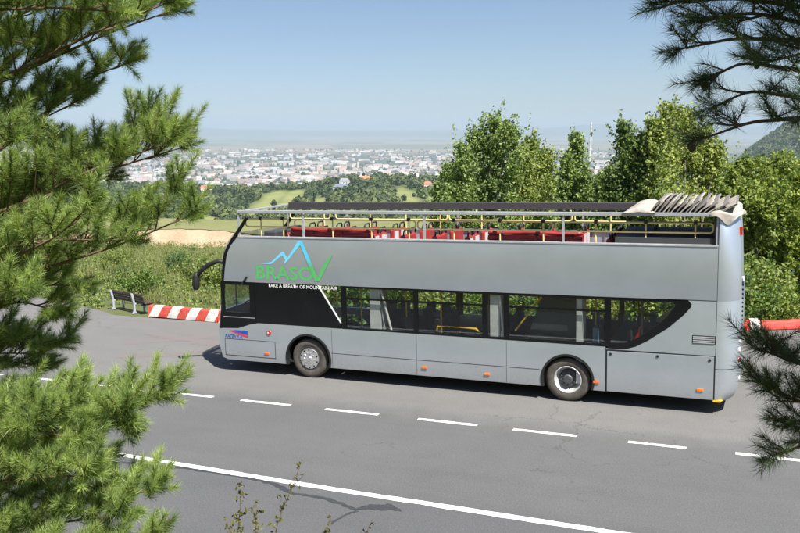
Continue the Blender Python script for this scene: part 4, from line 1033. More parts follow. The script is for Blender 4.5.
def gradient_mat():
    m, nt, b = new_mat('blue_to_green_print')
    s = nt.nodes.new('ShaderNodeSeparateXYZ'); nt.links.new(pos_n(nt), s.inputs[0])
    mr = nt.nodes.new('ShaderNodeMapRange'); mr.inputs['From Min'].default_value = 2.72; mr.inputs['From Max'].default_value = 2.98; nt.links.new(s.outputs[2], mr.inputs['Value'])
    r = ramp(nt, mr.outputs[0], [(0.0, (0.10, 0.42, 0.14)), (1.0, (0.10, 0.55, 0.80))]); nt.links.new(r.outputs[0], b.inputs['Base Color']); b.inputs['Roughness'].default_value = 0.45
    return m
M['grad'] = gradient_mat(); M['cyan'] = simple('light_blue_print', (0.16, 0.60, 0.85), 0.45, var=0.05)
def flat(name, polys, mat, y=-0.004):
    mb = MB()
    for i, p in enumerate(polys):                       # each piece of the print lies a hair above the last
        a = sum(p[k][0] * p[(k + 1) % len(p)][1] - p[(k + 1) % len(p)][0] * p[k][1] for k in range(len(p)))
        q = p if a > 0 else p[::-1]
        mb.add([(x, y - 0.0004 * i, z) for x, z in q], [tuple(range(len(q)))])
    return part(mb, name, mat)
flat('mountain_emblem', [
    [(-7.47, 2.775), (-7.16, 2.775), (-7.15, 2.83), (-7.30, 2.80)], [(-7.16, 2.775), (-6.84, 3.00), (-6.85, 3.085), (-7.15, 2.83)],
    [(-6.84, 3.00), (-6.74, 2.835), (-6.71, 2.93), (-6.80, 3.085), (-6.85, 3.085)],
    [(-6.81, 2.78), (-6.70, 2.87), (-6.71, 2.93), (-6.77, 2.885)], [(-6.70, 2.87), (-6.36, 3.24), (-6.40, 3.345), (-6.71, 2.93)],
    [(-6.36, 3.24), (-6.34, 3.36), (-6.40, 3.345)]], M['cyan'])
flat('mountain_stroke', [[(-6.36, 3.24), (-6.33, 3.24), (-6.28, 3.345), (-6.34, 3.36)], [(-6.33, 3.24), (-5.99, 2.40), (-5.86, 2.40), (-6.28, 3.345)],
                         ], M['grad'], -0.0075)
flat('check_stroke', [[(-5.925, 2.42), (-5.86, 2.401), (-5.66, 2.745), (-5.79, 2.745)], [(-5.79, 2.745), (-5.66, 2.745), (-5.47, 3.05), (-5.56, 2.99)]], M['green'], -0.009)
flat('blue_flag', [[(-8.45, 1.06), (-7.93, 1.06), (-7.93, 0.96)], [(-8.35, 1.065), (-7.93, 1.065), (-7.93, 1.075), (-8.3, 1.075)]], M['blue'], -0.003)
flat('red_flag', [[(-8.50, 1.062), (-8.40, 1.055), (-7.93, 0.945), (-7.93, 0.885)]], M['redp'], -0.0045)

# ================================================================== striped barriers
def stripe_mat():
    m, nt, b = new_mat('red_white_striped_paint')
    p = objco(nt); s = nt.nodes.new('ShaderNodeSeparateXYZ'); nt.links.new(p, s.inputs[0])
    n = noise(nt, 4.0, 6, 0.75, p); f = noise(nt, 26.0, 4, 0.7, p)
    t = math_n(nt, 'ADD', math_n(nt, 'SUBTRACT', s.outputs[0], math_n(nt, 'MULTIPLY', s.outputs[2], 0.55)), math_n(nt, 'MULTIPLY_ADD', n.outputs[0], 0.05, -0.025))
    fr = math_n(nt, 'FRACT', math_n(nt, 'DIVIDE', t, 0.80))
    red = math_n(nt, 'GREATER_THAN', fr, 0.5)
    c = mixc(nt, red, (0.80, 0.78, 0.75), (0.62, 0.075, 0.05))
    w = ramp(nt, f.outputs[0], [(0.34, (1, 1, 1)), (0.43, (0, 0, 0))])
    c = mixc(nt, math_n(nt, 'MULTIPLY', w.outputs[0], 0.8), c, (0.36, 0.34, 0.31))
    g = ramp(nt, n.outputs[0], [(0.35, (0.62, 0.60, 0.57)), (0.6, (1, 1, 1))])
    nt.links.new(mixc(nt, 1.0, c, g.outputs[0], 'MULTIPLY'), b.inputs['Base Color']); b.inputs['Roughness'].default_value = 0.75
    bump(nt, b, f.outputs[0], 0.3, 0.01)
    return m
M['stripe'] = stripe_mat()
M['redbar'] = simple('red_barrier_paint', (0.60, 0.06, 0.045), 0.65, var=0.25, scale=4)
M['whitebar'] = simple('white_barrier_paint', (0.78, 0.76, 0.73), 0.7, var=0.15, scale=5)
def barrier(x0, y0, x1, y1, label, mat='stripe', h=0.38):
    L = math.hypot(x1 - x0, y1 - y0)
    mb = MB(); prof = [(-0.17, 0.0), (0.17, 0.0), (0.16, h * 0.35), (0.115, h - 0.03), (0.07, h), (-0.07, h), (-0.115, h - 0.03), (-0.16, h * 0.35)]
    n = 14; vs = []
    for i in range(n):
        x = L * i / (n - 1)
        vs += [(x, a + rng.normal(0, 0.004), z + (rng.normal(0, 0.004) if z > 0 else 0)) for a, z in prof]
    m_ = len(prof); fs = [(i * m_ + k, (i + 1) * m_ + k, (i + 1) * m_ + (k + 1) % m_, i * m_ + (k + 1) % m_) for i in range(n - 1) for k in range(m_)]
    fs += [tuple(range(m_ - 1, -1, -1)), tuple((n - 1) * m_ + k for k in range(m_))]
    fs = [tuple(reversed(f)) for f in fs]
    o = mb.add(vs, fs).build('concrete_barrier', M[mat], None, (x0, y0, 0.0), bevel=0.02)
    o.rotation_euler = (0, 0, math.atan2(y1 - y0, x1 - x0))
    return tag(o, label, 'barrier', 'red and white barriers along the lay-by edge')
BAR = [(-15.2, 5.35), (-12.25, 5.12), (-9.3, 5.30), (-6.4, 5.55), (-3.5, 5.85), (-0.6, 6.75), (2.15, 7.75)]
BL = ['red and white striped concrete barrier beside the park bench', 'striped concrete barrier just behind the front of the bus', 'striped concrete barrier behind the front wheel of the bus',
      'striped concrete barrier behind the middle of the bus', 'striped concrete barrier behind the bus door', 'striped concrete barrier behind the rear wheel of the bus']
for i in (0, 1):
    (a, b_), (c, d_) = BAR[i], BAR[i + 1]; L = math.hypot(c - a, d_ - b_); k = (L - 0.05) / L
    barrier(a, b_, a + (c - a) * k, b_ + (d_ - b_) * k, BL[i])
barrier(-4.9, 5.72, -3.3, 5.90, 'pale concrete block seen through the bus door', 'whitebar', 0.36)
barrier(2.20, 7.78, 3.62, 8.36, 'short orange red end barrier just right of the bus tail', 'redbar', 0.30)
barrier(3.64, 8.37, 3.90, 8.49, 'small white block between the red barriers right of the bus', 'whitebar', 0.32)
barrier(3.94, 8.50, 6.6, 9.72, 'long solid red barrier below the hedge at the right edge', 'redbar', 0.24)

# ================================================================== park bench
M['bench_grey'] = simple('pale_cast_frame', (0.36, 0.39, 0.42), 0.6, scale=8)
M['slat_brown'] = simple('dark_bench_slat', (0.075, 0.05, 0.04), 0.7, var=0.4, scale=14)
A = np.array([-17.45, 6.05]); B_ = np.array([-16.16, 5.62]); bl = np.linalg.norm(B_ - A)
bench = empty('park_bench', (A[0], A[1], -0.03), math.atan2(*(B_ - A)[::-1]))
bench.scale = (1.0, 0.9, 0.88)
tag(bench, 'park bench with pale cast frames and dark brown slats at the lay-by edge', 'bench')
for x in (0.0, bl):
    leg = MB()
    leg.prism([(0.0, 0.0), (0.07, 0.0), (0.0, 0.42), (0.05, 0.42)], 0, 0.01) if False else None
    pr = [(-0.10, 0.0), (0.08, 0.0), (0.03, 0.10), (0.02, 0.42), (-0.05, 0.82), (-0.12, 0.84), (-0.13, 0.76), (-0.06, 0.40), (-0.05, 0.10)]
    v = [(x - 0.045, a, z) for a, z in pr] + [(x + 0.045, a, z) for a, z in pr]; n = len(pr)
    MB().add(v, [tuple(range(n)), tuple(range(2 * n - 1, n - 1, -1))] + [(i, i + n, (i + 1) % n + n, (i + 1) % n) for i in range(n)]).build('upright', M['bench_grey'], bench, bevel=0.01)
    MB().box(x - 0.04, x + 0.04, 0.02, 0.46, 0.36, 0.42).box(x - 0.045, x + 0.045, 0.40, 0.48, 0.0, 0.42).build('seat_support', M['bench_grey'], bench, bevel=0.01)
for k in range(4):
    z = 0.46 + 0.095 * k; y = 0.055 - 0.018 * k
    MB().box(-0.12, bl + 0.55, y, y + 0.03, z, z + 0.075).build('back_slat', M['slat_brown'], bench, bevel=0.006)
for k in range(4):
    MB().box(-0.12, bl + 0.55, 0.10 + 0.10 * k, 0.185 + 0.10 * k, 0.421, 0.455).build('seat_slat', M['slat_brown'], bench, bevel=0.006)
MB().box(bl + 0.38, bl + 0.46, 0.02, 0.46, 0.36, 0.418).box(bl + 0.38, bl + 0.46, 0.38, 0.46, 0.0, 0.36).build('seat_support', M['rubber'], bench)

# ================================================================== leaves from shoots
rl = np.random.default_rng(42)
def leaves(p0, dr, ln, per, size, c_lo, c_hi, spread=0.9, up=0.55, t0=0.12):
    """leaf diamonds along shoots; returns verts, colours"""
    N = len(p0); p0 = np.repeat(p0, per, 0); dr_ = np.repeat(dr, per, 0); l = np.repeat(ln, per)
    n = N * per; t = t0 + (1 - t0) * rl.random(n)
    s = size * rl.uniform(0.5, 1.35, n)
    c = p0 + dr_ * (l * t)[:, None] + rl.normal(0, 1, (n, 3)) * (s * spread)[:, None] * (1.15 - 0.6 * t)[:, None]
    ax = dr_ * 0.5 + rl.normal(0, 0.75, (n, 3)); ax /= np.linalg.norm(ax, axis=1)[:, None]
    nn = rl.normal(0, 0.7, (n, 3)) + np.array([0.15, -0.1, up]); sd = np.cross(ax, nn); sd /= np.linalg.norm(sd, axis=1)[:, None] + 1e-9
    up_ = np.cross(sd, ax)
    fold = (up_ * (s * 0.10)[:, None])
    v = np.stack([c - ax * (s * .5)[:, None], c + sd * (s * .36)[:, None] - fold, c + ax * (s * .55)[:, None], c - sd * (s * .36)[:, None] - fold], 1).reshape(-1, 3)
    k = np.clip(np.repeat(rl.random(N), per) * 0.6 + rl.normal(0.2, 0.22, n), 0, 1)[:, None]
    cc = np.asarray(c_lo) * (1 - k) + np.asarray(c_hi) * k
    return v, np.repeat(cc, 4, 0)
def quads(name, v, c, mat, parent=None, off=None):
    return link(name, np_mesh(name, v, np.arange(len(v)).reshape(-1, 4), 4, c), mat, parent, off)
def plume_shoots(cx, cy, z0, z1, rad, n, lo=8, hi=58):
    u = rl.random(n) ** 0.85; h = z0 + (z1 - z0) * u
    prof = np.interp(u, [0, 0.25, 0.6, 0.85, 1.0], [0.8, 1.05, 0.9, 0.55, 0.2]); a = rl.random(n) * 2 * math.pi
    e = np.radians(lo + (hi - lo) * u + rl.normal(0, 9, n)); l = rad * prof * rl.uniform(0.5, 1.2, n) / np.maximum(0.35, np.cos(e)) * 0.8
    d = np.stack([np.cos(a) * np.cos(e), np.sin(a) * np.cos(e), np.sin(e)], -1)
    p = np.stack([np.full(n, cx), np.full(n, cy), h], -1) + d * (l * 0.15)[:, None]
    return p, d, l
def twigs_mb(p, d, l, r, every=1):
    mb = MB()
    for i in range(0, len(p), every): mb.tube([p[i], p[i] + d[i] * l[i] * 0.5, p[i] + d[i] * l[i] * 0.95], [r, r * 0.7, r * 0.3], 4, cap=False)
    return mb

# ------------------------------------------------------------------ roadside trees beyond the bus
def road_tree(plumes, D, lo, hi, label, per=30, size=0.130, dens=240, name='roadside_tree'):
    c = np.mean([at(px, 200, D)[:2] for px, _, _ in plumes], 0)
    zb = float(slope_z(np.array([c[0]]), np.array([c[1]]))[0])
    root = empty(name, (c[0], c[1], zb)); tag(root, label, 'tree', 'leafy trees behind the bus')
    base = np.array([c[0], c[1], zb]); Vv = []; Cc = []; limbs = MB(); tops = []
    for i, (px, yt, hw) in enumerate(plumes):
        dd = D + rl.uniform(-1.6, 1.6); top = at(px, yt, dd); rad = 1.7 * hw * dd / FPX
        z0 = zb + 0.9 + rl.uniform(0, 0.6)
        p, d, l = plume_shoots(top[0], top[1], z0, top[2] - 0.12, rad, dens)
        lean = (p[:, 2:3] - zb) / (top[2] - zb)
        v, cc = leaves(p - base, d, l, per, size, lo, hi); Vv.append(v); Cc.append(cc)
        # leading shoots that break the outline
        m_ = 9; q = np.stack([top[0] + rl.normal(0, rad * 0.5, m_), top[1] + rl.normal(0, rad * 0.5, m_), top[2] - rl.uniform(0.25, 1.4, m_)], -1)
        qd = np.stack([rl.normal(0, 0.18, m_), rl.normal(0, 0.18, m_), np.ones(m_)], -1); ql = rl.uniform(0.4, 1.0, m_)
        v, cc = leaves(q - base, qd, ql, 16, size * 0.85, lo, hi, 0.6); Vv.append(v); Cc.append(cc)
        s = np.array([c[0] + (top[0] - c[0]) * 0.15, c[1] + (top[1] - c[1]) * 0.15, zb + 0.3]) - base
        tp = np.array([top[0], top[1], top[2] - 0.3]) - base
        limbs.tube([s, s * 0.5 + tp * 0.35 + [0, 0, 0.4], s * 0.15 + tp * 0.85, tp], [0.08, 0.055, 0.03, 0.01], 6)
    quads('crown', np.concatenate(Vv), np.concatenate(Cc), M['leaf'], root)['kind'] = 'stuff'
    limbs.build('limbs', M['greybark'], root, smooth=True)
    MB().tube([(0, 0, -0.4), (0.02, 0.01, 0.6), (0.0, 0.03, 1.6)], [0.17, 0.13, 0.09], 8).build('trunk', M['greybark'], root, smooth=True)
G1, G2 = (0.095, 0.155, 0.045), (0.34, 0.43, 0.145)
Y1, Y2 = (0.125, 0.18, 0.045), (0.43, 0.48, 0.14)
road_tree([(492, 121, 19), (478, 134, 17), (508, 127, 17), (464, 150, 16), (450, 168, 14), (441, 186, 11)], 36, G1, G2, 'tallest leafy tree behind the middle of the bus, left of the others')
road_tree([(531, 141, 16), (521, 150, 13), (545, 152, 12)], 38, G1, Y2, 'slender pale green tree against the right side of the tallest one')
road_tree([(576, 136, 9), (567, 156, 8), (584, 168, 7)], 36, G1, G2, 'narrow leafy tree left of the distant chimney')
road_tree([(624, 125, 12), (634, 142, 14), (647, 133, 15), (612, 168, 8)], 35, (0.06, 0.105, 0.03), (0.22, 0.30, 0.095), 'dark leafed tree standing right of the chimney')
road_tree([(668, 110, 20), (655, 122, 16), (686, 119, 20), (702, 134, 18), (716, 150, 14)], 34, Y1, Y2, 'tall yellow green tree behind the folded roof of the bus', per=32)
road_tree([(600, 180, 12), (562, 182, 14)], 40, G1, G2, 'low leafy tree filling the gap below the chimney')
# big hedge at the right
def hedge(name, label, blobs, D, lo, hi, per, size, group=None, cat='bush'):
    c = np.mean([at(b[0], 240, D)[:2] for b in blobs], 0); zb = float(slope_z(np.array([c[0]]), np.array([c[1]]))[0]); base = np.array([c[0], c[1], zb])
    root = empty(name, base); tag(root, label, cat, group); Vv = []; Cc = []; st = MB()
    for px, py, rpx, n in blobs:
        o = at(px, py, D + rl.uniform(-0.8, 0.8)); R_ = rpx * D / FPX
        d = rl.normal(0, 1, (n, 3)); d[:, 2] = d[:, 2] * 0.9 + 0.15; d /= np.linalg.norm(d, axis=1)[:, None]
        p = o + d * R_ * rl.uniform(0.45, 0.8, n)[:, None]; dd = d + np.array([0, 0, 0.45]); dd /= np.linalg.norm(dd, axis=1)[:, None]
        l = R_ * rl.uniform(0.2, 0.5, n)
        v, cc = leaves(p - base, dd, l, per, size, lo, hi, 0.8); Vv.append(v); Cc.append(cc)
        for k in range(3):
            e = o + rl.normal(0, R_ * 0.5, 3) - base; st.tube([np.array([rl.normal(0, .3), rl.normal(0, .3), -0.2]), e * [0.6, 0.6, 0.5], e], [0.06, 0.04, 0.015], 5)
    quads('foliage', np.concatenate(Vv), np.concatenate(Cc), M['leaf'], root)['kind'] = 'stuff'
    st.build('stems', M['greybark'], root, smooth=True)
hedge('hazel_hedge', 'dense yellow green hedge tree filling the right edge behind the barrier',
      [(752, 182, 26, 190), (785, 184, 30, 240), (818, 188, 34, 240), (740, 210, 26, 170), (770, 215, 36, 260), (810, 220, 40, 260), (752, 250, 26, 170), (790, 265, 34, 220), (850, 212, 46, 260), (840, 260, 44, 220)],
      30, (0.07, 0.125, 0.022), (0.37, 0.43, 0.10), 36, 0.115)
hedge('leafy_bush', 'fresh green bush low beside the bus tail, in front of the hedge', [(758, 275, 17, 150), (750, 300, 16, 140), (772, 298, 17, 150), (790, 308, 14, 110)], 27.5, (0.09, 0.15, 0.03), (0.28, 0.36, 0.09), 34, 0.075)

# ------------------------------------------------------------------ shrubs and rank growth on the slope
def shrub_mesh(n, per, size, lo, hi, R_, H):
    d = rl.normal(0, 1, (n, 3)); d[:, 2] = np.abs(d[:, 2]) + 0.35; d /= np.linalg.norm(d, axis=1)[:, None]
    p = np.stack([rl.normal(0, R_ * 0.3, n), rl.normal(0, R_ * 0.3, n), rl.uniform(0, H * 0.45, n)], -1); l = rl.uniform(0.5, 1.0, n) * np.where(d[:, 2] > 0.7, H * 0.75, R_ * 0.85)
    v, c = leaves(p, d, l, per, size, lo, hi, 0.7)
    return np_mesh('foliage', v, np.arange(len(v)).reshape(-1, 4), 4, c), twigs_mb(p[:14], d[:14], l[:14], 0.014)
SHV = []
for lo, hi in (((0.06, 0.115, 0.022), (0.22, 0.31, 0.07)), ((0.09, 0.14, 0.03), (0.32, 0.38, 0.11)), ((0.04, 0.09, 0.032), (0.15, 0.24, 0.08)), ((0.08, 0.13, 0.025), (0.36, 0.36, 0.08))):
    fm, tw = shrub_mesh(150, 30, 0.068, lo, hi, 0.75, 1.1); fm.materials.append(M['leaf'])
    tm = bpy.data.meshes.new('stems'); tm.from_pydata(tw.v, [], tw.f); tm.materials.append(M['twig']); SHV.append((fm, tm))
def project(P):
    d = np.asarray(P) - CAM; z = d @ FWD; return 400 + FPX * (d @ RIGHT) / z, 266.5 - FPX * (d @ UP) / z
ns = 0
SH_LAB = ['leafy green shrub on the weedy slope beyond the lay-by', 'pale yellowish shrub on the weedy slope beyond the lay-by', 'dark bluish shrub on the weedy slope beyond the lay-by', 'golden tipped shrub on the weedy slope beyond the lay-by']
def put_shrub(x, y, s, k, lab, grp):
    z = float(slope_z(np.array([x]), np.array([y]))[0])
    root = empty('slope_shrub', (x, y, z - 0.05), rl.random() * 6.28); root.scale = (s, s, s * rl.uniform(0.85, 1.15)); tag(root, lab, 'shrub', grp)
    fo_ = link('foliage', SHV[k][0], None, root); fo_['kind'] = 'stuff'; link('stems', SHV[k][1], None, root)
tries = 0
while ns < 66 and tries < 4000:
    tries += 1
    x = rl.uniform(-46, -9.5); y = rl.uniform(6.2, 46)
    if y < edge_y(x) + 1.0: continue
    z = float(slope_z(np.array([x]), np.array([y]))[0]); s = (0.4 + 2.1 * rl.random() ** 2.2) * (0.75 if y < 9 else 1.0)
    px, py = project((x, y, z + 1.2 * s))
    if not (60 < px < 265) or py < 249 + 9 * math.sin(px * 0.09): continue
    if abs(x + 16.4) < 2.6 and y < 9.0: continue
    k = int(rl.integers(4)); put_shrub(x, y, s, k, SH_LAB[k], SH_LAB[k].split(' on ')[0] + 's on the slope'); ns += 1
for i in range(26):
    x = -11 + 15.5 * (i + rl.uniform(0, 0.9)) / 26; y = edge_y(x) + rl.uniform(0.9, 3.0); put_shrub(x, y, rl.uniform(1.4, 2.2), int(rl.integers(4)), 'green shrub seen through the bus windows', 'shrubs behind the bus')
# uncountable undergrowth
n = 9000
gx_ = rl.uniform(-48, 9, n); gyy = edge_y(gx_) + 0.25 + rl.random(n) ** 1.6 * 38; ok = ~((np.abs(gx_ + 16.4) < 1.7) & (gyy < 7.2)); gx_, gyy = gx_[ok], gyy[ok]
gz_ = slope_z(gx_, gyy)
pp = np.stack([gx_, gyy, gz_], -1); dd = np.stack([rl.normal(0, 0.3, len(pp)), rl.normal(0, 0.3, len(pp)), np.ones(len(pp))], -1); near = np.clip((gyy - edge_y(gx_)) / 3, 0.25, 1)
v, c = leaves(pp, dd, rl.uniform(0.25, 0.75, len(pp)) * near, 11, 0.10, (0.07, 0.12, 0.025), (0.30, 0.36, 0.10), 0.9)
o = quads('undergrowth', v, c, M['grassmat']); tag(o, 'tangled weeds and grass covering the slope beyond the lay-by', 'undergrowth', kind='stuff')

n = 5200
hx = rl.uniform(-44, -9, n); hy = edge_y(hx) + 0.3 + rl.random(n) ** 1.4 * 30; ok = (fbm(hx * 0.35, hy * 0.35, 3) > 0.0) & ~((np.abs(hx + 16.4) < 1.9) & (hy < 7.4)); hx, hy = hx[ok], hy[ok]
hx = np.repeat(hx, 9) + rl.normal(0, 0.10, len(hx) * 9); hy = np.repeat(hy, 9) + rl.normal(0, 0.10, len(hy) * 9); m_ = len(hx); b0 = np.stack([hx, hy, slope_z(hx, hy) - 0.02], -1)
hl = rl.uniform(0.35, 1.05, m_) * np.clip((hy - edge_y(hx)) / 2.5, 0.35, 1); hd = np.stack([rl.normal(0, 0.28, m_), rl.normal(0, 0.28, m_), np.ones(m_)], -1); sd = rl.normal(0, 1, (m_, 3)) * [1, 1, 0]; sd /= np.linalg.norm(sd, axis=1)[:, None]
hv = np.stack([b0 - sd * 0.012, b0 + sd * 0.012, b0 + hd * hl[:, None]], 1).reshape(-1, 3); kk = rl.random(m_)[:, None]; hc = np.array([0.14, 0.19, 0.05]) * (1 - kk) + np.array([0.42, 0.37, 0.19]) * kk
o = link('dry_grass', np_mesh('dry_grass', hv, np.arange(len(hv)).reshape(-1, 3), 3, np.repeat(hc, 3, 0)), M['grassmat']); tag(o, 'dry grass stalks standing in patches on the slope', 'grass', kind='stuff')

# ================================================================== pines
rp = np.random.default_rng(9)
def needles_on(p0, dr, ln, dens, nl, w, c_lo, c_hi, base=0.0):
    """needle blades round shoots -> verts (3 per needle), colours"""
    cnt = np.maximum(8, (ln * dens).astype(int)); idx = np.repeat(np.arange(len(p0)), cnt); n = len(idx)
    t = rp.random(n) ** 0.8; d = dr[idx]
    a = rp.normal(0, 1, (n, 3)); a -= (a * d).sum(1)[:, None] * d; a /= np.linalg.norm(a, axis=1)[:, None]
    th = np.radians(np.clip(rp.normal(66 - 34 * t, 13, n), 8, 95))
    nd = d * np.cos(th)[:, None] + a * np.sin(th)[:, None] + rp.normal(0, 0.10, (n, 3)); nd /= np.linalg.norm(nd, axis=1)[:, None]
    L = nl * rp.uniform(0.72, 1.15, n) * (1.0 - 0.15 * t)
    p = p0[idx] + d * (ln[idx] * t)[:, None]
    s = np.cross(nd, rp.normal(0, 1, (n, 3))); s /= np.linalg.norm(s, axis=1)[:, None]
    v = np.stack([p - s * w / 2, p + s * w / 2, p + nd * L[:, None] + s * w * 0.1], 1).reshape(-1, 3)
    k = np.clip(rp.random(len(p0))[idx] * 0.65 + rp.normal(0.18, 0.18, n), 0, 1)[:, None]
    c = np.asarray(c_lo) * (1 - k) + np.asarray(c_hi) * k
    old = (rp.random(n) < 0.015)[:, None]; c = np.where(old, np.array([0.25, 0.15, 0.04]), c)
    return v, np.repeat(c, 3, 0)
def curve_pts(ctrl, n):
    ctrl = np.array(ctrl, float); seg = np.r_[0, np.cumsum(np.linalg.norm(np.diff(ctrl, axis=0), axis=1))]; u_ = np.linspace(0, seg[-1], n)
    P = np.stack([np.interp(u_, seg, ctrl[:, i]) for i in range(ctrl.shape[1])], -1)
    for _ in range(2): P[1:-1] = (P[:-2] + 2 * P[1:-1] + P[2:]) / 4
    return P
def grow(ctrl, side_len, n_side, t_start, twig, shoots, r0=0.014, upk=0.35, sub=4, shoot_len=0.16, flat_=0.35):
    P = curve_pts(ctrl, 26); L = np.linalg.norm(np.diff(P, axis=0), axis=1).sum()
    twig.append((P, np.linspace(r0, 0.0035, 26)))
    for i in range(n_side):
        t = t_start + (1 - t_start) * (i + rp.uniform(0, 0.8)) / n_side; t = min(t, 0.985)
        k = t * 25; j = int(k); p = P[j] + (P[min(j + 1, 25)] - P[j]) * (k - j); tg = nrm(P[min(j + 1, 25)] - P[max(j - 1, 0)])
        sd = nrm(np.cross(tg, [0, 0, 1])) * (1 if i % 2 else -1)
        a = math.radians(rp.uniform(34, 62)); d = nrm(tg * math.cos(a) + (sd * rp.uniform(0.5, 1.0) + np.array([0, 0, rp.normal(0.15, flat_)])) * math.sin(a))
        l = side_len * (1.12 - 0.62 * t) * rp.uniform(0.6, 1.15)
        Q = np.array([p + d * l * s + np.array([0, 0, upk * l * s * s]) for s in np.linspace(0, 1, 7)])
        twig.append((Q, np.linspace(0.0055, 0.0028, 7)))
        e = nrm(Q[-1] - Q[-2]); sl = shoot_len * rp.uniform(0.8, 1.2)
        shoots.append((Q[-1] - e * sl * 0.75, e, sl))
        if l > shoot_len * 1.2: shoots.append((Q[3], nrm(Q[5] - Q[3]), min(l * 0.5, shoot_len)))
        for q in range(sub):
            s = rp.uniform(0.25, 0.95); jj = int(s * 6); b = Q[jj]; ee = nrm(Q[min(jj + 1, 6)] - Q[max(jj - 1, 0)])
            s2 = nrm(np.cross(ee, [0, 0, 1])) * (1 if q % 2 else -1); d2 = nrm(ee * 0.75 + s2 * rp.uniform(0.3, 0.8) + np.array([0, 0, rp.uniform(0.05, 0.75)]))
            l2 = shoot_len * rp.uniform(0.7, 1.25)
            twig.append((np.array([b, b + d2 * l2]), np.array([0.003, 0.002]))); shoots.append((b + d2 * l2 * 0.15, d2, l2 * 0.9))
    e = nrm(P[-1] - P[-3]); shoots.append((P[-1] - e * 0.06, e, shoot_len * 1.1))
    for q in range(4):
        d2 = nrm(e + rp.normal(0, 0.45, 3) + np.array([0, 0, 0.25])); shoots.append((P[-1] - e * 0.03, d2, shoot_len * 0.8))
def pine(name, label, trunk_ctrl, trunk_r, branches, nl, w, dens, lo, hi, side_len, shoot_len, cat='pine tree'):
    base = np.array(trunk_ctrl[0]); root = empty(name, base); tag(root, label, cat)
    T = curve_pts(trunk_ctrl, 24)
    MB().tube([p - base for p in T], list(np.linspace(trunk_r, trunk_r * 0.35, 24)), 12).build('trunk', M['bark'], root, smooth=True)
    twig = []; shoots = []
    for br in branches:
        tip = [at(*q) for q in br['px']]
        z = tip[0][2] - 0.15; k = int(np.argmin(np.abs(T[:, 2] - z))); st = T[k]
        mid = st * 0.45 + tip[0] * 0.55 + np.array([0, 0, -0.03])
        limb = curve_pts([st, mid, tip[0]], 10)
        MB().tube([p - base for p in limb], list(np.linspace(br.get('r', 0.016) * 1.9, br.get('r', 0.016), 10)), 8).build('limb', M['bark'], root, smooth=True)
        for rep in range(br.get('rep', 1)):
            off = np.zeros(3) if rep == 0 else np.array([rp.normal(-0.06, 0.04), rp.normal(0.1, 0.14), rp.normal(0, 0.05)])
            ctrl = [tip[0]] + [q + off * (i + 1) / len(tip) * 2 for i, q in enumerate(tip[1:])]
            grow(ctrl, br.get('side', side_len), br.get('n', 16), br.get('t0', 0.08), twig, shoots, br.get('r', 0.016), sub=br.get('sub', 4), shoot_len=br.get('sl', shoot_len), upk=br.get('up', 0.35))
    mb = MB()
    for P, r in twig: mb.tube([p - base for p in P], list(r), 5, cap=False)
    mb.build('twigs', M['twig'], root, smooth=True)['kind'] = 'stuff'
    p0 = np.array([s[0] for s in shoots]) - base; dr = np.array([s[1] for s in shoots]); ln = np.array([s[2] for s in shoots])
    v, c = needles_on(p0, dr, ln, dens, nl, w, lo, hi)
    o = link('needles', np_mesh('needles', v, np.arange(len(v)).reshape(-1, 3), 3, c), M['needles'], root); o['kind'] = 'stuff'
    return root, base, len(v) // 3
def B(*px, **k): k['px'] = px; return k
lp_x, lp_y = at(-190, 300, 5.4)[:2]; lz = float(bank_z(np.array([lp_x]), np.array([lp_y]))[0])
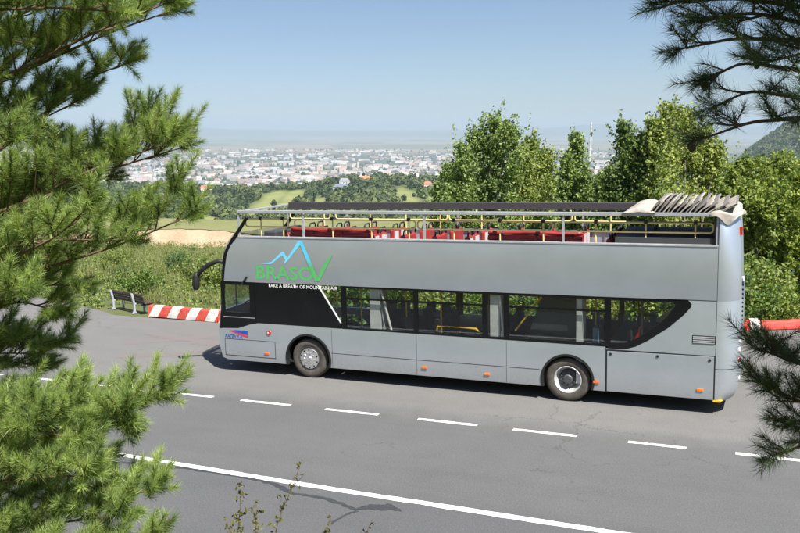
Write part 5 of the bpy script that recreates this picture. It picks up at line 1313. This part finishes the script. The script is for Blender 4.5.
left_br = [
    # top spray
    B((-110, 120, 5.0), (20, 70, 4.8), (100, 30, 4.6), (170, 2, 4.5), n=22, rep=2, side=0.34),
    B((-110, 60, 5.0), (10, 20, 4.8), (90, -20, 4.7), (150, -50, 4.6), n=18, side=0.36),
    B((-110, 150, 5.2), (0, 110, 5.0), (70, 85, 4.9), (130, 62, 4.8), n=16, side=0.28),
    B((-110, 200, 5.2), (-30, 160, 5.0), (40, 120, 4.9), (80, 100, 4.9), n=16, rep=2, side=0.26),
    B((-120, 10, 5.0), (-20, 10, 4.6), (60, 8, 4.4), (120, 12, 4.3), n=16, side=0.30),
    # middle bough with upright shoots
    B((-110, 250, 5.0), (20, 205, 4.8), (95, 168, 4.7), (172, 142, 4.6), n=24, rep=2, side=0.30, up=0.9, sub=5),
    B((-40, 235, 5.0), (40, 200, 4.9), (100, 170, 4.9), (150, 122, 4.9), n=16, side=0.26, up=0.9),
    B((-110, 260, 5.3), (-20, 220, 5.2), (60, 185, 5.1), (110, 178, 5.1), n=16, side=0.28),
    # pale lower-middle sprays
    B((-110, 300, 4.7), (0, 265, 4.4), (60, 235, 4.2), (90, 205, 4.1), n=14, side=0.24, up=0.7),
    B((-110, 310, 5.0), (40, 270, 4.8), (120, 245, 4.7), (192, 215, 4.6), n=20, rep=2, side=0.26, up=0.7),
    B((-110, 280, 4.9), (-10, 250, 4.7), (50, 240, 4.6), (130, 240, 4.6), n=16, side=0.26),
    B((-110, 330, 5.2), (0, 300, 5.0), (40, 285, 4.9), (78, 285, 4.9), n=16, side=0.26),
    B((-110, 360, 5.2), (-30, 320, 5.0), (20, 300, 4.9), (58, 312, 4.9), n=16, rep=2, side=0.24),
    B((-110, 380, 5.3), (-30, 350, 5.2), (20, 340, 5.1), (62, 342, 5.1), n=16, side=0.24),
    # the big bright bough
    B((-110, 450, 4.6), (20, 440, 4.3), (85, 430, 4.1), (128, 424, 4.0), n=26, rep=2, side=0.25, up=0.45, sub=5),
    B((-110, 440, 4.5), (0, 420, 4.2), (60, 412, 4.1), (125, 425, 4.0), n=18, side=0.25, up=0.4, sub=5),
    B((-110, 430, 4.8), (-20, 410, 4.6), (40, 408, 4.5), (115, 402, 4.4), n=18, side=0.22, up=0.4, sub=5),
    B((-60, 440, 4.2), (0, 435, 4.0), (40, 430, 3.9), (75, 440, 3.9), n=14, side=0.24, up=0.4, sub=5),
    # bottom boughs
    B((-110, 530, 4.6), (20, 512, 4.3), (90, 500, 4.2), (158, 490, 4.1), n=22, side=0.20, up=0.45, sub=5),
    B((-110, 560, 4.4), (0, 535, 4.1), (60, 522, 4.0), (125, 515, 3.9), n=18, rep=2, side=0.24, up=0.4, sub=5),
    B((-110, 500, 4.4), (-20, 485, 4.1), (30, 478, 3.9), (85, 475, 3.8), n=18, side=0.24, up=0.4, sub=5),
    B((-110, 600, 4.2), (20, 575, 4.0), (90, 555, 3.9), (150, 545, 3.9), n=18, side=0.24, up=0.4, sub=5),
    B((-110, 470, 5.0), (-30, 460, 4.9), (40, 455, 4.8), (105, 455, 4.8), n=16, side=0.24),
    B((-130, 240, 4.6), (-60, 200, 4.3), (-20, 165, 4.1), (15, 140, 4.0), n=14, side=0.24, up=0.6),
    B((-130, 340, 4.6), (-60, 320, 4.3), (-20, 300, 4.1), (25, 290, 4.0), n=14, side=0.24, up=0.6),
    # inner crown along the left edge
    B((-150, 60, 5.2), (-60, 45, 5.1), (10, 40, 5.0), (60, 50, 5.0), n=18, rep=1, side=0.30, sub=5),
    B((-150, 150, 5.4), (-60, 130, 5.3), (-10, 120, 5.3), (40, 150, 5.3), n=18, rep=2, side=0.30, sub=5),
    B((-150, 230, 5.4), (-60, 215, 5.3), (0, 205, 5.3), (60, 215, 5.3), n=18, rep=2, side=0.30, sub=5),
    B((-150, 310, 5.4), (-60, 290, 5.3), (0, 285, 5.3), (45, 280, 5.3), n=18, rep=2, side=0.30, sub=5),
    B((-150, 390, 5.4), (-60, 365, 5.3), (0, 360, 5.3), (40, 365, 5.3), n=18, rep=2, side=0.28, sub=5),
    B((-150, 480, 5.2), (-60, 470, 5.1), (0, 480, 5.1), (70, 490, 5.1), n=18, rep=2, side=0.28, sub=5),
    B((-150, 20, 4.8), (-60, 0, 4.6), (20, -10, 4.4), (100, -6, 4.3), n=18, side=0.28, sub=5),
]
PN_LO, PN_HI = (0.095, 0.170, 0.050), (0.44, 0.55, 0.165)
lp, lp_base, n1_ = pine('scots_pine', 'large pine with bright green needle sprays filling the left side', [(lp_x, lp_y, lz - 0.3), (lp_x + 0.05, lp_y, lz + 2.2), (lp_x - 0.08, lp_y + 0.05, lz + 4.5), (lp_x + 0.02, lp_y, lz + 6.6)], 0.13,
     left_br, 0.064, 0.0023, 1550, PN_LO, PN_HI, 0.28, 0.15)
rpx, rpy = at(1075, 300, 3.5)[:2]; rz_ = float(bank_z(np.array([rpx]), np.array([rpy]))[0])
right_br = [
    B((900, 30, 3.4), (810, 8, 3.3), (740, -2, 3.2), (662, 2, 3.1), n=14, side=0.24, up=0.1, sub=3),
    B((900, 60, 3.3), (800, 22, 3.2), (750, 12, 3.1), (700, 22, 3.0), n=12, side=0.22, up=0.0, sub=3),
    B((900, 40, 3.3), (790, 40, 3.2), (735, 38, 3.15), (676, 50, 3.1), n=7, side=0.16, up=0.1, sub=2, t0=0.3),
    B((900, 90, 3.4), (800, 70, 3.3), (740, 62, 3.2), (705, 82, 3.2), n=7, side=0.16, up=0.0, sub=2, t0=0.3),
    B((900, 130, 3.4), (800, 98, 3.3), (750, 90, 3.2), (712, 108, 3.2), n=7, side=0.14, up=0.1, sub=1, t0=0.3),
    B((900, 130, 3.3), (800, 118, 3.2), (750, 122, 3.1), (700, 140, 3.1), n=8, side=0.14, up=0.1, sub=2, t0=0.3),
    B((900, 20, 3.1), (830, 40, 3.0), (800, 55, 2.9), (775, 60, 2.9), n=10, side=0.2, up=0.2, sub=3),
    B((900, -20, 3.2), (800, -25, 3.1), (740, -30, 3.0), (690, -28, 3.0), n=14, side=0.24, up=0.0, sub=4),
    # low branch at the right edge
    B((960, 360, 3.5), (870, 372, 3.4), (805, 366, 3.3), (762, 350, 3.2), n=18, side=0.17, up=0.2, sub=3, t0=0.25),
    B((960, 400, 3.4), (870, 412, 3.3), (805, 404, 3.2), (766, 386, 3.15), n=18, side=0.17, up=0.1, sub=3, t0=0.25),
    B((960, 450, 3.4), (870, 440, 3.3), (820, 440, 3.2), (772, 456, 3.1), n=9, side=0.12, up=0.0, sub=2, t0=0.35),
    B((960, 420, 3.4), (870, 425, 3.3), (830, 420, 3.2), (788, 425, 3.15), n=14, side=0.16, up=0.1, sub=3, t0=0.25),
]
# crown above and to the right of the frame, which shades those boughs
for k in range(34):
    a = rp.uniform(-0.2, 3.6); h = rp.uniform(0.35, 2.3)
    px0, py0, D0 = 1040, -60, 3.2
    e = np.array([rpx, rpy, 0]) + 0; 
    right_br.append(B((1010 + rp.uniform(-60, 40), -60 - 330 * (h - 0.3) / 1.0 * 0.62, 3.1 + rp.normal(0, 0.15)),
                      (930 + rp.uniform(-30, 30), -90 - 330 * (h - 0.3) * 0.62, 2.9 + rp.normal(0, 0.3)),
                      (820 + rp.uniform(-60, 90), -110 - 330 * (h - 0.3) * 0.62, 2.7 + rp.normal(0, 0.45)), n=14, side=0.34, sub=4, up=0.1))
for k in range(16):
    y0 = rp.uniform(150, 330)
    right_br.append(B((1020, y0, 3.3), (940 + rp.uniform(-20, 30), y0 - 20, 2.9 + rp.normal(0, 0.3)), (880 + rp.uniform(-20, 40), y0 - 30, 2.6 + rp.normal(0, 0.4)), n=12, side=0.3, sub=4, up=0.1))
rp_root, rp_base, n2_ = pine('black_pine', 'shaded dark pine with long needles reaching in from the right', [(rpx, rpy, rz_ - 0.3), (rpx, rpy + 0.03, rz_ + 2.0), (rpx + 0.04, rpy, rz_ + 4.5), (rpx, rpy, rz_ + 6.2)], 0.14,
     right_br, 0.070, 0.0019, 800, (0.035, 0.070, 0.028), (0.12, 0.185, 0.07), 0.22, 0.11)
print('needles', n1_, n2_)
def cone_at(root, base, p, s=0.013, d=(0, 0, -1)):
    d = nrm(d); a = nrm(np.cross(d, [0.3, 1, 0.2])); b_ = np.cross(d, a); mb = MB(); n = 10; rows_ = 9; vs = []; fs = []
    for i in range(rows_):
        u_ = i / (rows_ - 1); r = s * (0.25 + math.sin(math.pi * min(1, 0.12 + 0.85 * u_)) * 0.9) * (1 + 0.18 * (i % 2))
        for k in range(n):
            an = 2 * math.pi * (k + 0.5 * (i % 2)) / n; vs.append(p + d * (u_ * s * 2.6) + r * (math.cos(an) * a + math.sin(an) * b_) - base)
    for i in range(rows_ - 1):
        for k in range(n): fs.append((i * n + k, i * n + (k + 1) % n, (i + 1) * n + (k + 1) % n, (i + 1) * n + k))
    fs += [tuple(range(n)), tuple((rows_ - 1) * n + k for k in range(n))]
    mb.add(vs, fs).build('cone', M['cone'], root)
for q in ((705, 82, 3.2), (692, 143, 3.1), (757, 60, 3.2)): cone_at(rp_root, rp_base, at(*q))

# ================================================================== tall weeds at the foot of the picture
def weed(pts, label, lo, hi, nleaf=34, size=0.035, side=6):
    tip = [at(*q) for q in pts]; x, y = tip[0][:2]; z = float(bank_z(np.array([x]), np.array([y]))[0]); base = np.array([x, y, z - 0.05])
    root = empty('tall_weed', base); tag(root, label, 'weed', 'tall weeds on the near bank')
    st = curve_pts([base] + tip, 14); mb = MB().tube([p - base for p in st], list(np.linspace(0.006, 0.002, 14)), 5); p0 = []; dr = []; ln = []
    for k in range(side):
        j = 6 + int(7 * k / side); d = nrm(np.array([rl.normal(0, 0.8), rl.normal(0, 0.8), 0.9])); l = rl.uniform(0.06, 0.2)
        mb.tube([st[j] - base, st[j] - base + d * l], [0.0025, 0.0015], 4); p0.append(st[j] - base); dr.append(d); ln.append(l)
    for j in range(5, 13): p0.append(st[j] - base); dr.append(nrm(st[j + 1] - st[j])); ln.append(np.linalg.norm(st[j + 1] - st[j]))
    mb.build('stem', M['twig'], root)
    v, c = leaves(np.array(p0), np.array(dr), np.array(ln), max(3, nleaf // 4), size, lo, hi, 0.6, t0=0.0)
    quads('leaves', v, c, M['leaf'], root)['kind'] = 'stuff'
WL, WH2 = (0.07, 0.085, 0.02), (0.20, 0.19, 0.06)
weed([(272, 540, 7.0), (283, 505, 7.0), (297, 480, 7.0), (302, 459, 7.0)], 'tallest thin weed with yellowish leaves rising over the white line', WL, WH2)
weed([(236, 545, 7.0), (240, 515, 7.0), (241, 480, 7.0)], 'slim weed standing left of the tallest one', WL, WH2, 40)
weed([(252, 550, 6.6), (258, 520, 6.6), (256, 500, 6.6)], 'short leafy weed between the two tall ones', WL, WH2, 44)
weed([(222, 552, 6.4), (232, 530, 6.4), (236, 512, 6.4)], 'leftmost low weed at the bottom edge', WL, WH2, 44)
weed([(318, 548, 6.8), (325, 530, 6.8), (331, 517, 6.8)], 'small reddish weed right of the tallest one', (0.06, 0.06, 0.02), (0.14, 0.11, 0.05), 30)
weed([(360, 552, 6.8), (366, 532, 6.8), (372, 520, 6.8)], 'rightmost tiny weed at the bottom edge', (0.05, 0.05, 0.02), (0.10, 0.09, 0.04), 20)
